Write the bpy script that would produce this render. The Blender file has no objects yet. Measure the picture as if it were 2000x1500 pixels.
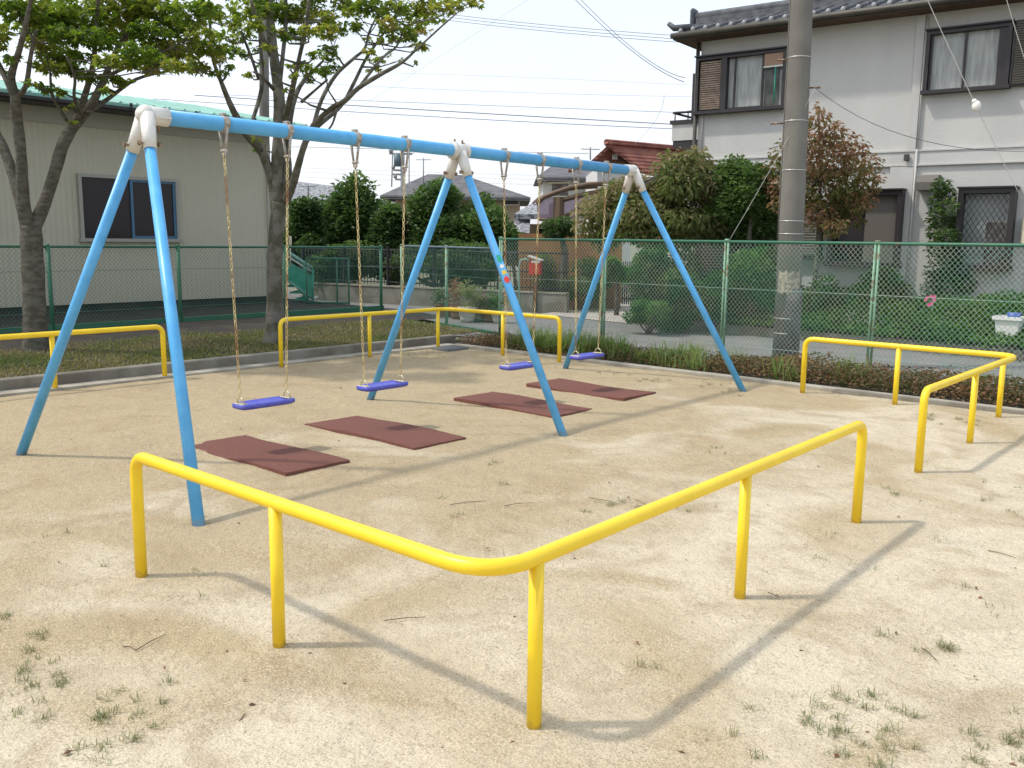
import bpy, math, random
import numpy as np
from mathutils import Vector, Matrix
random.seed(7); rng = np.random.default_rng(7)
sc = bpy.context.scene
C = sc.collection
PI = math.pi
# ------------------------------------------------------------------ camera
# world frame: +Y along the swing beam, +X across it; the camera stands at the origin, 1.65 m up
FPX, PITCH, ROLL, HEAD, EYE = 1793.54, 0.15611, 0.01228, 0.8555, 1.65
ch, sh = math.cos(HEAD), math.sin(HEAD)
def c2w(x, y, z): return Vector((x*sh - y*ch, x*ch + y*sh, z))
cp, sp = math.cos(PITCH), math.sin(PITCH); cr, sr = math.cos(ROLL), math.sin(ROLL)
_f = (0, cp, -sp); _u = (0, sp, cp)
_R = tuple(cr*a + sr*b for a, b in zip((1, 0, 0), _u)); _U = tuple(-sr*a + cr*b for a, b in zip((1, 0, 0), _u))
FW, RT, UP = c2w(*_f), c2w(*_R), c2w(*_U)
EYEP = Vector((0, 0, EYE))
cam_d = bpy.data.cameras.new('camera'); cam = bpy.data.objects.new('camera', cam_d); C.objects.link(cam)
M = Matrix.Identity(4)
for i in range(3):
    M[i][0], M[i][1], M[i][2], M[i][3] = RT[i], UP[i], -FW[i], EYEP[i]
cam.matrix_world = M
cam_d.sensor_width = 36; cam_d.lens = FPX/2000*36; cam_d.clip_end = 2000; cam_d.clip_start = 0.05
sc.camera = cam
# ------------------------------------------------------------------ sky, sun, exposure
SUN_AZ = (-0.70, -0.71); SUN_EL = math.radians(55)
w = bpy.data.worlds.new('World'); sc.world = w; w.use_nodes = True
nt = w.node_tree; nt.nodes.clear()
sky = nt.nodes.new('ShaderNodeTexSky'); sky.sky_type = 'NISHITA'; sky.sun_disc = False
sky.sun_elevation = SUN_EL; sky.sun_rotation = math.atan2(SUN_AZ[0], SUN_AZ[1])
sky.dust_density = 4.0; sky.air_density = 1.0; sky.ozone_density = 1.0; sky.altitude = 0
bg = nt.nodes.new('ShaderNodeBackground'); bg.inputs['Strength'].default_value = 1.0
# bright white summer haze over the blue: Nishita scaled by 0.06, plus a pale veil that thickens towards the horizon
tcw = nt.nodes.new('ShaderNodeTexCoord'); spw = nt.nodes.new('ShaderNodeSeparateXYZ'); nt.links.new(tcw.outputs['Generated'], spw.inputs[0])
rpw = nt.nodes.new('ShaderNodeValToRGB'); e_ = rpw.color_ramp.elements
e_[0].position = 0.0; e_[0].color = (.67, .675, .72, 1); e_[1].position = .75; e_[1].color = (.56, .62, .70, 1)
e2_ = rpw.color_ramp.elements.new(.14); e2_.color = (.665, .695, .755, 1); e3_ = rpw.color_ramp.elements.new(.32); e3_.color = (.60, .67, .75, 1)
nt.links.new(spw.outputs[2], rpw.inputs[0])
scw = nt.nodes.new('ShaderNodeVectorMath'); scw.operation = 'SCALE'; scw.inputs['Scale'].default_value = .06; nt.links.new(sky.outputs[0], scw.inputs[0])
nzw = nt.nodes.new('ShaderNodeTexNoise'); nzw.inputs['Scale'].default_value = 2.2; nzw.inputs['Detail'].default_value = 5; nt.links.new(tcw.outputs['Generated'], nzw.inputs['Vector'])
mrw = nt.nodes.new('ShaderNodeMapRange'); mrw.inputs[1].default_value = .3; mrw.inputs[2].default_value = .7; mrw.inputs[3].default_value = .93; mrw.inputs[4].default_value = 1.07; nt.links.new(nzw.outputs[0], mrw.inputs[0])
vsw = nt.nodes.new('ShaderNodeVectorMath'); vsw.operation = 'SCALE'; nt.links.new(rpw.outputs[0], vsw.inputs[0]); nt.links.new(mrw.outputs[0], vsw.inputs['Scale'])
adw = nt.nodes.new('ShaderNodeVectorMath'); adw.operation = 'ADD'; nt.links.new(scw.outputs[0], adw.inputs[0]); nt.links.new(vsw.outputs[0], adw.inputs[1])
wo = nt.nodes.new('ShaderNodeOutputWorld')
nt.links.new(adw.outputs[0], bg.inputs[0]); nt.links.new(bg.outputs[0], wo.inputs[0])
sl = bpy.data.lights.new('sun', 'SUN'); sl.energy = 2.05; sl.angle = math.radians(2.6); sl.color = (1, .95, .87)
so = bpy.data.objects.new('sun', sl); C.objects.link(so)
sd = Vector((SUN_AZ[0]*math.cos(SUN_EL), SUN_AZ[1]*math.cos(SUN_EL), math.sin(SUN_EL)))
so.rotation_euler = sd.to_track_quat('Z', 'Y').to_euler()
sc.view_settings.view_transform = 'Standard'; sc.view_settings.look = 'None'
sc.view_settings.exposure = 0.33; sc.view_settings.gamma = 1
sc.view_settings.use_curve_mapping = False
sc.cycles.max_bounces = 6; sc.cycles.transparent_max_bounces = 8
# ------------------------------------------------------------------ sight lines (photo pixel -> a point on a known plane)
def ray(px, py): return RT*((px-1000)/FPX) + UP*((750-py)/FPX) + FW
def onplane(px, py, pt, n):
    d = ray(px, py); return EYEP + d*((Vector(pt)-EYEP).dot(Vector(n))/d.dot(Vector(n)))
def onZ(px, py, z=0): return onplane(px, py, (0, 0, z), (0, 0, 1))
def onX(px, py, x): return onplane(px, py, (x, 0, 0), (1, 0, 0))
def onY(px, py, y): return onplane(px, py, (0, y, 0), (0, 1, 0))
FH = c2w(0, 1, 0)
def atD(px, py, dep): return onplane(px, py, tuple(FH*dep), tuple(FH))
# ------------------------------------------------------------------ materials
MATS = {}
def mat(name, col, rough=.6, metal=0., col2=None, scale=5., bump=0., bscale=60., mixlo=.4, mixhi=.6, detail=4., spec=None, coords='Object', squash=None):
    m = bpy.data.materials.new(name); m.use_nodes = True; t = m.node_tree; b = t.nodes['Principled BSDF']
    b.inputs['Base Color'].default_value = (*col, 1); b.inputs['Roughness'].default_value = rough; b.inputs['Metallic'].default_value = metal
    if spec is not None: b.inputs['Specular IOR Level'].default_value = spec
    g = t.nodes.new('ShaderNodeNewGeometry'); pos = g.outputs['Position']
    if squash:
        mp = t.nodes.new('ShaderNodeMapping'); mp.inputs['Scale'].default_value = squash; t.links.new(pos, mp.inputs[0]); pos = mp.outputs[0]
    if col2 is not None:
        n = t.nodes.new('ShaderNodeTexNoise'); n.inputs['Scale'].default_value = scale; n.inputs['Detail'].default_value = detail
        t.links.new(pos, n.inputs['Vector'])
        r = t.nodes.new('ShaderNodeMapRange'); r.inputs[1].default_value = mixlo; r.inputs[2].default_value = mixhi
        t.links.new(n.outputs[0], r.inputs[0])
        x = t.nodes.new('ShaderNodeMix'); x.data_type = 'RGBA'; x.inputs[6].default_value = (*col, 1); x.inputs[7].default_value = (*col2, 1)
        t.links.new(r.outputs[0], x.inputs[0]); t.links.new(x.outputs[2], b.inputs['Base Color'])
    if bump:
        n = t.nodes.new('ShaderNodeTexNoise'); n.inputs['Scale'].default_value = bscale; n.inputs['Detail'].default_value = 5
        t.links.new(pos, n.inputs['Vector'])
        bp = t.nodes.new('ShaderNodeBump'); bp.inputs['Strength'].default_value = bump; bp.inputs['Distance'].default_value = .02
        t.links.new(n.outputs[0], bp.inputs['Height']); t.links.new(bp.outputs[0], b.inputs['Normal'])
    MATS[name] = m; return m
def leafmat(name, cols, trans=.35, rough=.55):
    """leaves: colour picked per leaf from the face attribute 'rnd'"""
    m = bpy.data.materials.new(name); m.use_nodes = True; t = m.node_tree; b = t.nodes['Principled BSDF']
    a = t.nodes.new('ShaderNodeAttribute'); a.attribute_name = 'rnd'
    r = t.nodes.new('ShaderNodeValToRGB'); e = r.color_ramp.elements
    while len(e) < len(cols): e.new(.5)
    for i, c in enumerate(cols): e[i].position = i/(len(cols)-1); e[i].color = (*c, 1)
    t.links.new(a.outputs['Fac'], r.inputs[0]); t.links.new(r.outputs[0], b.inputs['Base Color'])
    b.inputs['Roughness'].default_value = rough
    tr = t.nodes.new('ShaderNodeBsdfTranslucent'); mx = t.nodes.new('ShaderNodeMixShader'); mx.inputs[0].default_value = trans
    hs = t.nodes.new('ShaderNodeHueSaturation'); hs.inputs['Value'].default_value = 1.5; hs.inputs['Saturation'].default_value = 1.1
    t.links.new(r.outputs[0], hs.inputs['Color']); t.links.new(hs.outputs[0], tr.inputs[0])
    o = t.nodes['Material Output']
    t.links.new(b.outputs[0], mx.inputs[1]); t.links.new(tr.outputs[0], mx.inputs[2]); t.links.new(mx.outputs[0], o.inputs[0])
    MATS[name] = m; return m
# ------------------------------------------------------------------ mesh helpers
class MB:
    def __init__(s): s.v = []; s.f = []; s.sm = []
    def add(s, vs, fs, smooth=False):
        o = len(s.v); s.v += [tuple(v) for v in vs]; s.f += [tuple(i+o for i in f) for f in fs]; s.sm += [smooth]*len(fs); return s
    def box(s, c, size, rot=None, bev=0.):
        hx, hy, hz = (q/2 for q in size); c = Vector(c)
        if bev <= 0:
            vs = [Vector((x, y, z)) for x in (-hx, hx) for y in (-hy, hy) for z in (-hz, hz)]
            fs = [(0, 1, 3, 2), (4, 6, 7, 5), (0, 4, 5, 1), (2, 3, 7, 6), (0, 2, 6, 4), (1, 5, 7, 3)]
        else:
            b = min(bev, hx*.9, hy*.9, hz*.9); vs = []; fs = []
            def ring(x, y, z): return [Vector(p) for p in ((-x+b, -y, z), (x-b, -y, z), (x, -y+b, z), (x, y-b, z), (x-b, y, z), (-x+b, y, z), (-x, y-b, z), (-x, -y+b, z))]
            def rin(z): return [Vector((p.x*(hx-b)/hx, p.y*(hy-b)/hy, z)) for p in ring(hx, hy, z)]
            vs = rin(-hz) + ring(hx, hy, -hz+b) + ring(hx, hy, hz-b) + rin(hz)
            for k in range(3):
                for i in range(8): fs.append((k*8+i, k*8+(i+1) % 8, k*8+8+(i+1) % 8, k*8+8+i))
            fs += [tuple(range(7, -1, -1)), tuple(range(24, 32))]
        if rot is not None: vs = [rot @ v for v in vs]
        return s.add([c+v for v in vs], fs)
    def bx(s, x0, x1, y0, y1, z0, z1, bev=0.): return s.box(((x0+x1)/2, (y0+y1)/2, (z0+z1)/2), (abs(x1-x0), abs(y1-y0), abs(z1-z0)), None, bev)
    def tube(s, path, r, seg=10, cap=True, smooth=True, up=None):
        P = [Vector(p) for p in path]; n = len(P); rr = r if isinstance(r, (list, tuple)) else [r]*n
        vs = []; prev = None
        for i, p in enumerate(P):
            t = (P[min(i+1, n-1)]-P[max(i-1, 0)]).normalized()
            if prev is None: a = Vector((0, 0, 1)) if abs(t.z) < .9 else Vector((1, 0, 0)); a = (a - t*a.dot(t)).normalized()
            else: a = (prev - t*prev.dot(t)).normalized()
            prev = a; b = t.cross(a)
            for k in range(seg):
                th = 2*PI*k/seg; vs.append(p + (a*math.cos(th)+b*math.sin(th))*rr[i])
        fs = [(i*seg+k, i*seg+(k+1) % seg, (i+1)*seg+(k+1) % seg, (i+1)*seg+k) for i in range(n-1) for k in range(seg)]
        s.add(vs, fs, smooth)
        if cap:
            o = len(s.v)-n*seg
            s.f.append(tuple(o+k for k in range(seg-1, -1, -1))); s.sm.append(False)
            s.f.append(tuple(o+(n-1)*seg+k for k in range(seg))); s.sm.append(False)
        return s
    def ball(s, c, r, seg=12, rings=8, sc=(1, 1, 1)):
        c = Vector(c); vs = []; fs = []
        for i in range(rings+1):
            ph = PI*i/rings
            for k in range(seg):
                th = 2*PI*k/seg; vs.append(c+Vector((r*sc[0]*math.sin(ph)*math.cos(th), r*sc[1]*math.sin(ph)*math.sin(th), r*sc[2]*math.cos(ph))))
        for i in range(rings):
            for k in range(seg): fs.append((i*seg+k, (i+1)*seg+k, (i+1)*seg+(k+1) % seg, i*seg+(k+1) % seg))
        return s.add(vs, fs, True)
    def lathe(s, prof, c=(0, 0, 0), seg=20):
        c = Vector(c); n = len(prof)
        vs = [c+Vector((r*math.cos(2*PI*k/seg), r*math.sin(2*PI*k/seg), z)) for r, z in prof for k in range(seg)]
        fs = [(i*seg+k, i*seg+(k+1) % seg, (i+1)*seg+(k+1) % seg, (i+1)*seg+k) for i in range(n-1) for k in range(seg)]
        return s.add(vs, fs, True)
    def prism(s, poly, ext):
        """poly: 3-D points of a planar outline, ext: extrusion vector"""
        P = [Vector(p) for p in poly]; e = Vector(ext); n = len(P)
        fs = [tuple(range(n-1, -1, -1)), tuple(range(n, 2*n))] + [(i, (i+1) % n, n+(i+1) % n, n+i) for i in range(n)]
        return s.add(P+[p+e for p in P], fs)
    def build(s, name, m, parent=None):
        root = parent
        while root is not None and root.parent is not None: root = root.parent
        off = root.location if root is not None else Vector((0, 0, 0))
        if root is not None and root.get('_local'): off = Vector((0, 0, 0))
        me = bpy.data.meshes.new(name)
        me.from_pydata([(v[0]-off[0], v[1]-off[1], v[2]-off[2]) for v in s.v], [], s.f)
        me.polygons.foreach_set('use_smooth', s.sm); me.update()
        me.materials.append(m if not isinstance(m, str) else MATS[m])
        o = bpy.data.objects.new(name, me); C.objects.link(o)
        if parent is not None: o.parent = parent
        return o
def thing(name, label, cat, loc, group=None, rz=0., local=False):
    o = bpy.data.objects.new(name, None); C.objects.link(o); o.empty_display_size = .1
    o.location = loc; o.rotation_euler = (0, 0, rz); o['label'] = label; o['category'] = cat
    if group: o['group'] = group
    if local: o['_local'] = 1
    return o
def tag(o, label, cat, group=None): 
    o['label'] = label; o['category'] = cat
    if group: o['group'] = group
    return o
def kind(o, k, label=None, cat=None):
    o['kind'] = k
    if label: o['label'] = label
    if cat: o['category'] = cat
    return o
def kids(o): return [c for c in bpy.data.objects if c.parent == o]
def dup(o, loc=None, label=None, parent=None):
    c = o.copy(); C.objects.link(c)
    if parent is not None: c.parent = parent
    if loc is not None: c.location = loc
    if label: c['label'] = label
    for k in kids(o): dup(k, parent=c)
    return c
def raw(name, V, F, nside, m, parent=None, rnd=None, smooth=False):
    """fast mesh from numpy: V (n,3), F (m,nside)"""
    root = parent
    while root is not None and root.parent is not None: root = root.parent
    if root is not None and not root.get('_local'): V = V - np.array(root.location)
    me = bpy.data.meshes.new(name); nv, nf = len(V), len(F)
    me.vertices.add(nv); me.vertices.foreach_set('co', V.astype(np.float32).ravel())
    me.loops.add(nf*nside); me.loops.foreach_set('vertex_index', F.astype(np.int32).ravel())
    me.polygons.add(nf); me.polygons.foreach_set('loop_start', np.arange(0, nf*nside, nside, dtype=np.int32))
    if rnd is not None:
        a = me.attributes.new('rnd', 'FLOAT', 'FACE'); a.data.foreach_set('value', rnd.astype(np.float32))
    me.polygons.foreach_set('use_smooth', np.full(nf, smooth)); me.update(calc_edges=True)
    me.materials.append(MATS[m]); o = bpy.data.objects.new(name, me); C.objects.link(o)
    if parent is not None: o.parent = parent
    return o
def unit(a): return a/np.maximum(np.linalg.norm(a, axis=1, keepdims=True), 1e-9)
def leaves(name, P, size, m, parent=None, droop=-.1, flat=.9, width=.3, blades=1, rnd=None, spread=.6, szvar=.3, dirs=None):
    """one folded kite per leaf blade"""
    n = len(P); az = rng.uniform(0, 2*PI, n)
    D = np.stack([np.cos(az), np.sin(az), rng.normal(droop, .35, n)], 1); D = unit(D)
    if dirs is not None: D = unit(D*.8+dirs)
    N = np.stack([rng.normal(0, 1-flat+.25, n), rng.normal(0, 1-flat+.25, n), np.ones(n)], 1); N = unit(N)
    S = unit(np.cross(D, N)); N = np.cross(S, D)
    L = size*rng.uniform(1-szvar, 1+szvar, n)[:, None]
    if rnd is None: rnd = rng.uniform(0, 1, n)
    VV = []; RR = []
    for b in range(blades):
        a = 0 if blades == 1 else (b-(blades-1)/2)*spread*2/(blades-1)
        d = D*math.cos(a)+S*math.sin(a); s_ = S*math.cos(a)-D*math.sin(a); l = L*(1-.25*abs(a))
        q = np.stack([P, P+d*l*.5+s_*l*width+N*l*.1, P+d*l-N*l*.12, P+d*l*.5-s_*l*width+N*l*.1], 1)
        VV.append(q); RR.append(np.clip(rnd+rng.normal(0, .03, n), 0, 1))
    V = np.concatenate(VV).reshape(-1, 3); R_ = np.concatenate(RR); k = len(R_)
    i = np.arange(k)*4
    F = np.stack([np.stack([i, i+1, i+2], 1), np.stack([i, i+2, i+3], 1)], 1).reshape(-1, 3)
    return raw(name, V, F, 3, m, parent, np.repeat(R_, 2))
def inblobs(blobs, n, shell=.5):
    """points in flattened ellipsoids (x,y,z,rx,ry,rz)"""
    B = np.array(blobs, float); wgt = (B[:, 3]*B[:, 4]*B[:, 5])**.7; wgt /= wgt.sum()
    k = rng.choice(len(B), n, p=wgt); d = unit(rng.normal(0, 1, (n, 3)))
    r = rng.uniform(shell**3, 1, n)**(1/3)*(1+rng.normal(0, .07, n)); b = B[k]
    return b[:, :3]+d*b[:, 3:6]*r[:, None], k, d
def blades(name, P, h, m, parent=None, lean=.5, width=.004, rnd=None):
    """grass blades: bent narrow triangles"""
    n = len(P); az = rng.uniform(0, 2*PI, n); H = (h*rng.uniform(.4, 1.2, n))[:, None]
    d = np.stack([np.cos(az), np.sin(az), np.zeros(n)], 1); s_ = np.stack([-np.sin(az), np.cos(az), np.zeros(n)], 1)
    le = (lean*rng.uniform(.2, 1.2, n))[:, None]; z = np.array([0, 0, 1.])
    mid = P+z*H*.6+d*H*le*.35; tip = P+z*H*(1-.35*le)+d*H*le
    V = np.stack([P-s_*width, P+s_*width, mid+s_*width*.8, mid-s_*width*.8, tip], 1).reshape(-1, 3)
    i = np.arange(n)*5
    F = np.stack([np.stack([i, i+1, i+2], 1), np.stack([i, i+2, i+3], 1), np.stack([i+3, i+2, i+4], 1)], 1).reshape(-1, 3)
    if rnd is None: rnd = rng.uniform(0, 1, n)
    return raw(name, V, F, 3, m, parent, np.repeat(rnd, 3))
def vnoise(x, y, seed=0, sc_=1.):
    """cheap smooth noise for scattering"""
    r = np.random.default_rng(seed); t = 0
    for k in range(6):
        a, b, c = r.normal(0, 1, 3); t = t+np.sin(x*a*sc_*2+y*b*sc_*2+c*9)
    return t/6

# ------------------------------------------------------------------ palette
mat('blue_paint', (.085, .38, .72), .38, 0, (.11, .43, .78), 9, .08, 12)
mat('cast_metal', (.70, .68, .63), .5, .15, (.54, .49, .42), 9, .2, 60, .54, .8)
mat('clamp_metal', (.46, .44, .40), .5, .3, (.33, .28, .23), 30)
mat('bolt_metal', (.32, .24, .16), .5, .6, (.18, .10, .05), 60)
mat('chain_metal', (.72, .60, .30), .36, .6, (.34, .17, .08), 5.5, 0, 60, .46, .62)
mat('seat_blue', (.075, .08, .44), .5, 0, (.10, .105, .44), 22, .15, 90)
mat('seat_plate', (.68, .62, .42), .4, .5, (.5, .42, .25), 60)
mat('yellow_paint', (.92, .65, .022), .38, 0, (.88, .60, .02), 6, .05, 14)
mat('rubber', (.235, .092, .068), .9, 0, (.21, .082, .06), 30, .8, 260, .35, .65)
mat('fence_green', (.03, .15, .085), .5, 0, (.16, .12, .07), 30, 0, 60, .58, .72)
mat('fence_post_pale', (.20, .36, .24), .55, 0, (.16, .11, .06), 14, .1, 60, .52, .66)
mat('wire_green', (.22, .40, .31), .5, 0, (.36, .42, .35), 3)
mat('wire_dark', (.05, .16, .11), .55, 0, (.10, .20, .15), 3)
mat('concrete', (.40, .37, .30), .9, 0, (.30, .27, .215), 3, .4, 70)
mat('concrete_dark', (.16, .14, .11), .92, 0, (.26, .245, .205), 2.2, .5, 60)
mat('concrete_pole', (.155, .145, .125), .85, 0, (.20, .19, .165), 1.6, .35, 120)
mat('pole_sheet', (.10, .095, .09), .8, 0, (.15, .14, .135), 5, .8, 70)
mat('pole_patch', (.48, .41, .31), .8, 0, (.26, .23, .19), 26, .3, 80, .42, .55)
mat('strap', (.5, .5, .48), .4, .5)
mat('wall_grey', (.57, .56, .53), .9, 0, (.515, .505, .48), 1.6, .5, 110, .35, .7, 6, squash=(1, 1, .22))
mat('wall_light', (.56, .55, .52), .85, 0, (.52, .51, .485), 2, .3, 90)
mat('dark_frame', (.028, .022, .024), .45)
mat('roof_tile', (.065, .068, .078), .6, 0, (.11, .115, .12), 7, .2, 40)
mat('fascia', (.06, .052, .042), .55, 0, (.085, .075, .058), 3)
mat('tile_cap', (.28, .28, .28), .4)
mat('shutter', (.42, .33, .26), .6, 0, (.30, .23, .18), 12)
mat('shutter_dark', (.13, .115, .10), .6)
mat('curtain', (.74, .74, .71), .9, 0, (.55, .55, .54), 7, 0, 60, .4, .6, squash=(3, 3, .3))
mat('curtain_dark', (.10, .085, .075), .9, 0, (.2, .19, .18), 5)
mat('reed', (.34, .22, .16), .9)
mat('white_paint', (.78, .77, .72), .6)
mat('cream_plastic', (.70, .62, .44), .5)
mat('blue_plastic', (.08, .14, .45), .4)
mat('cladding', (.54, .50, .385), .65, 0, (.51, .475, .365), .8)
mat('frieze', (.40, .385, .32), .7)
mat('plinth', (.055, .05, .045), .9, 0, (.03, .04, .035), 4, .3, 50)
mat('green_metal', (.20, .40, .33), .4, 0, (.24, .5, .41), 1.5)
mat('stair_green', (.03, .30, .19), .5, 0, (.05, .36, .25), 6)
mat('alu', (.36, .35, .31), .5, .2)
mat('alu_blue', (.07, .16, .26), .35, .3)
mat('bark', (.085, .075, .055), .95, 0, (.15, .14, .11), 9, 1., 45, .4, .62, squash=(1, 1, 2.2))
mat('bark_moss', (.085, .082, .055), .95, 0, (.17, .16, .135), 6, 1., 40, .42, .6)
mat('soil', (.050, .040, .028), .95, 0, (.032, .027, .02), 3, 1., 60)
mat('asphalt', (.235, .23, .22), .92, 0, (.205, .20, .19), 1.3, .6, 220)
mat('driveway', (.46, .415, .36), .9, 0, (.38, .35, .31), 2.5, .4, 90)
mat('iron_black', (.015, .016, .02), .5)
mat('rail_blue_grey', (.10, .15, .18), .5)
mat('red_paint', (.55, .035, .02), .45)
mat('terracotta', (.30, .13, .075), .8)
mat('pot_white', (.60, .57, .50), .7)
mat('orange_wall', (.30, .155, .055), .85, 0, (.24, .12, .045), 2, .3, 30)
mat('brown_wood', (.12, .065, .035), .8, 0, (.08, .045, .028), 5)
mat('carport_frame', (.13, .085, .05), .6)
mat('red_tile', (.17, .05, .035), .7, 0, (.25, .085, .055), 2.2, .3, 20)
mat('grey_tile', (.095, .092, .10), .8, 0, (.14, .135, .14), 1.5, .3, 20)
mat('pale_tile', (.34, .34, .35), .7, 0, (.12, .12, .13), 9, .3, 20, .46, .54)
mat('house_white', (.56, .55, .53), .9)
mat('house_beige', (.33, .25, .17), .9)
mat('far_metal', (.25, .26, .26), .6)
mat('cable', (.05, .05, .07), .6)
mat('cable_pale', (.42, .44, .47), .6)
mat('rope', (.48, .47, .44), .8)
mat('sticker_green', (.02, .42, .25), .5)
mat('sticker_white', (.8, .8, .76), .5)
mat('sticker_yellow', (.82, .58, .06), .5)
mat('sticker_red', (.75, .06, .03), .5)
mat('pink_petal', (.72, .10, .27), .6)
mat('pebble', (.56, .48, .35), .9, 0, (.30, .24, .16), 60, 0, 60, .45, .55)
mat('twig', (.12, .075, .045), .9)
mat('grate', (.18, .19, .2), .7, .2)
leafmat('maple', [(.07, .13, .02), (.13, .205, .03), (.21, .265, .045), (.31, .30, .07), (.40, .29, .11)], .6)
leafmat('maple_far', [(.075, .14, .022), (.14, .215, .032), (.23, .28, .05), (.34, .32, .08), (.44, .33, .13)], .6)
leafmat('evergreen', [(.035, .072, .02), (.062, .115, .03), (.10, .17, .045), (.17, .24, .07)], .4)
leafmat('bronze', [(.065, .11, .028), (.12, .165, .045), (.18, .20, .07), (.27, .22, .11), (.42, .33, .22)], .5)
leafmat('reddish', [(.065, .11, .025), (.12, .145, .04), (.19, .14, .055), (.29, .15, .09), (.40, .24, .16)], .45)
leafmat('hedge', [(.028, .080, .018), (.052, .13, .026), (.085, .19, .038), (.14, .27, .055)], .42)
leafmat('azalea', [(.05, .08, .02), (.10, .10, .03), (.17, .10, .045), (.24, .13, .06), (.34, .22, .12)], .25)
leafmat('lawn', [(.08, .13, .025), (.14, .17, .035), (.22, .20, .06), (.36, .29, .14), (.28, .19, .10)], .3)
leafmat('weed', [(.14, .24, .06), (.20, .27, .08), (.28, .29, .12), (.42, .36, .21)], .45)
leafmat('dry_weed', [(.12, .16, .06), (.20, .22, .10), (.30, .28, .15), (.42, .37, .24)], .3)
leafmat('litter', [(.12, .05, .025), (.2, .08, .04), (.28, .14, .07), (.1, .07, .04)], .1)
def glass(name, col, rough=.08):
    m = mat(name, col, rough); m.node_tree.nodes['Principled BSDF'].inputs['Specular IOR Level'].default_value = .8; return m
glass('glass_dark', (.022, .018, .020)); MATS['glass_dark'].node_tree.nodes['Principled BSDF'].inputs['Specular IOR Level'].default_value = .25; glass('glass_house', (.30, .32, .31), .12)
def clear(name, col, alpha, rough=.2):
    m = mat(name, col, rough); m.node_tree.nodes['Principled BSDF'].inputs['Alpha'].default_value = alpha; return m
clear('glass_clear', (.12, .15, .14), .16, .05)
clear('polycarbonate', (.30, .21, .27), .82, .25)
def feet_wear(m, col, h=.16, top=None, sc_=28):
    t = MATS[m].node_tree; b = t.nodes['Principled BSDF']; src = b.inputs['Base Color'].links[0].from_socket
    g = t.nodes.new('ShaderNodeNewGeometry'); s_ = t.nodes.new('ShaderNodeSeparateXYZ'); t.links.new(g.outputs['Position'], s_.inputs[0])
    n = t.nodes.new('ShaderNodeTexNoise'); n.inputs['Scale'].default_value = sc_; n.inputs['Detail'].default_value = 5; t.links.new(g.outputs['Position'], n.inputs['Vector'])
    r = t.nodes.new('ShaderNodeMapRange'); r.inputs[1].default_value = 0; r.inputs[2].default_value = h; r.inputs[3].default_value = .42; r.inputs[4].default_value = -.12; t.links.new(s_.outputs[2], r.inputs[0])
    a = t.nodes.new('ShaderNodeMath'); a.operation = 'ADD'; t.links.new(n.outputs[0], a.inputs[0]); t.links.new(r.outputs[0], a.inputs[1])
    q = t.nodes.new('ShaderNodeMapRange'); q.inputs[1].default_value = .60; q.inputs[2].default_value = .72; q.inputs[4].default_value = .4; t.links.new(a.outputs[0], q.inputs[0])
    x = t.nodes.new('ShaderNodeMix'); x.data_type = 'RGBA'; x.inputs[7].default_value = (*col, 1); t.links.new(q.outputs[0], x.inputs[0]); t.links.new(src, x.inputs[6]); t.links.new(x.outputs[2], b.inputs['Base Color'])
feet_wear('yellow_paint', (.42, .27, .08), .05, sc_=40); feet_wear('blue_paint', (.30, .30, .25), .06, sc_=40)
# ribbed cladding of the hall: fine vertical ribs through the bump
def ribs(m, axis, pitch, dist=.01):
    t = MATS[m].node_tree; b = t.nodes['Principled BSDF']; g = t.nodes.new('ShaderNodeNewGeometry'); s_ = t.nodes.new('ShaderNodeSeparateXYZ')
    t.links.new(g.outputs['Position'], s_.inputs[0])
    a = t.nodes.new('ShaderNodeMath'); a.operation = 'MULTIPLY'; a.inputs[1].default_value = 2*PI/pitch; t.links.new(s_.outputs[axis], a.inputs[0])
    c = t.nodes.new('ShaderNodeMath'); c.operation = 'SINE'; t.links.new(a.outputs[0], c.inputs[0])
    bp = t.nodes.new('ShaderNodeBump'); bp.inputs['Strength'].default_value = .8; bp.inputs['Distance'].default_value = dist
    t.links.new(c.outputs[0], bp.inputs['Height']); t.links.new(bp.outputs[0], b.inputs['Normal'])
ribs('cladding', 1, .10, .006); ribs('green_metal', 1, .2, .02)
ribs('grey_tile', 2, .16, .03); ribs('red_tile', 2, .15, .03)

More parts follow.
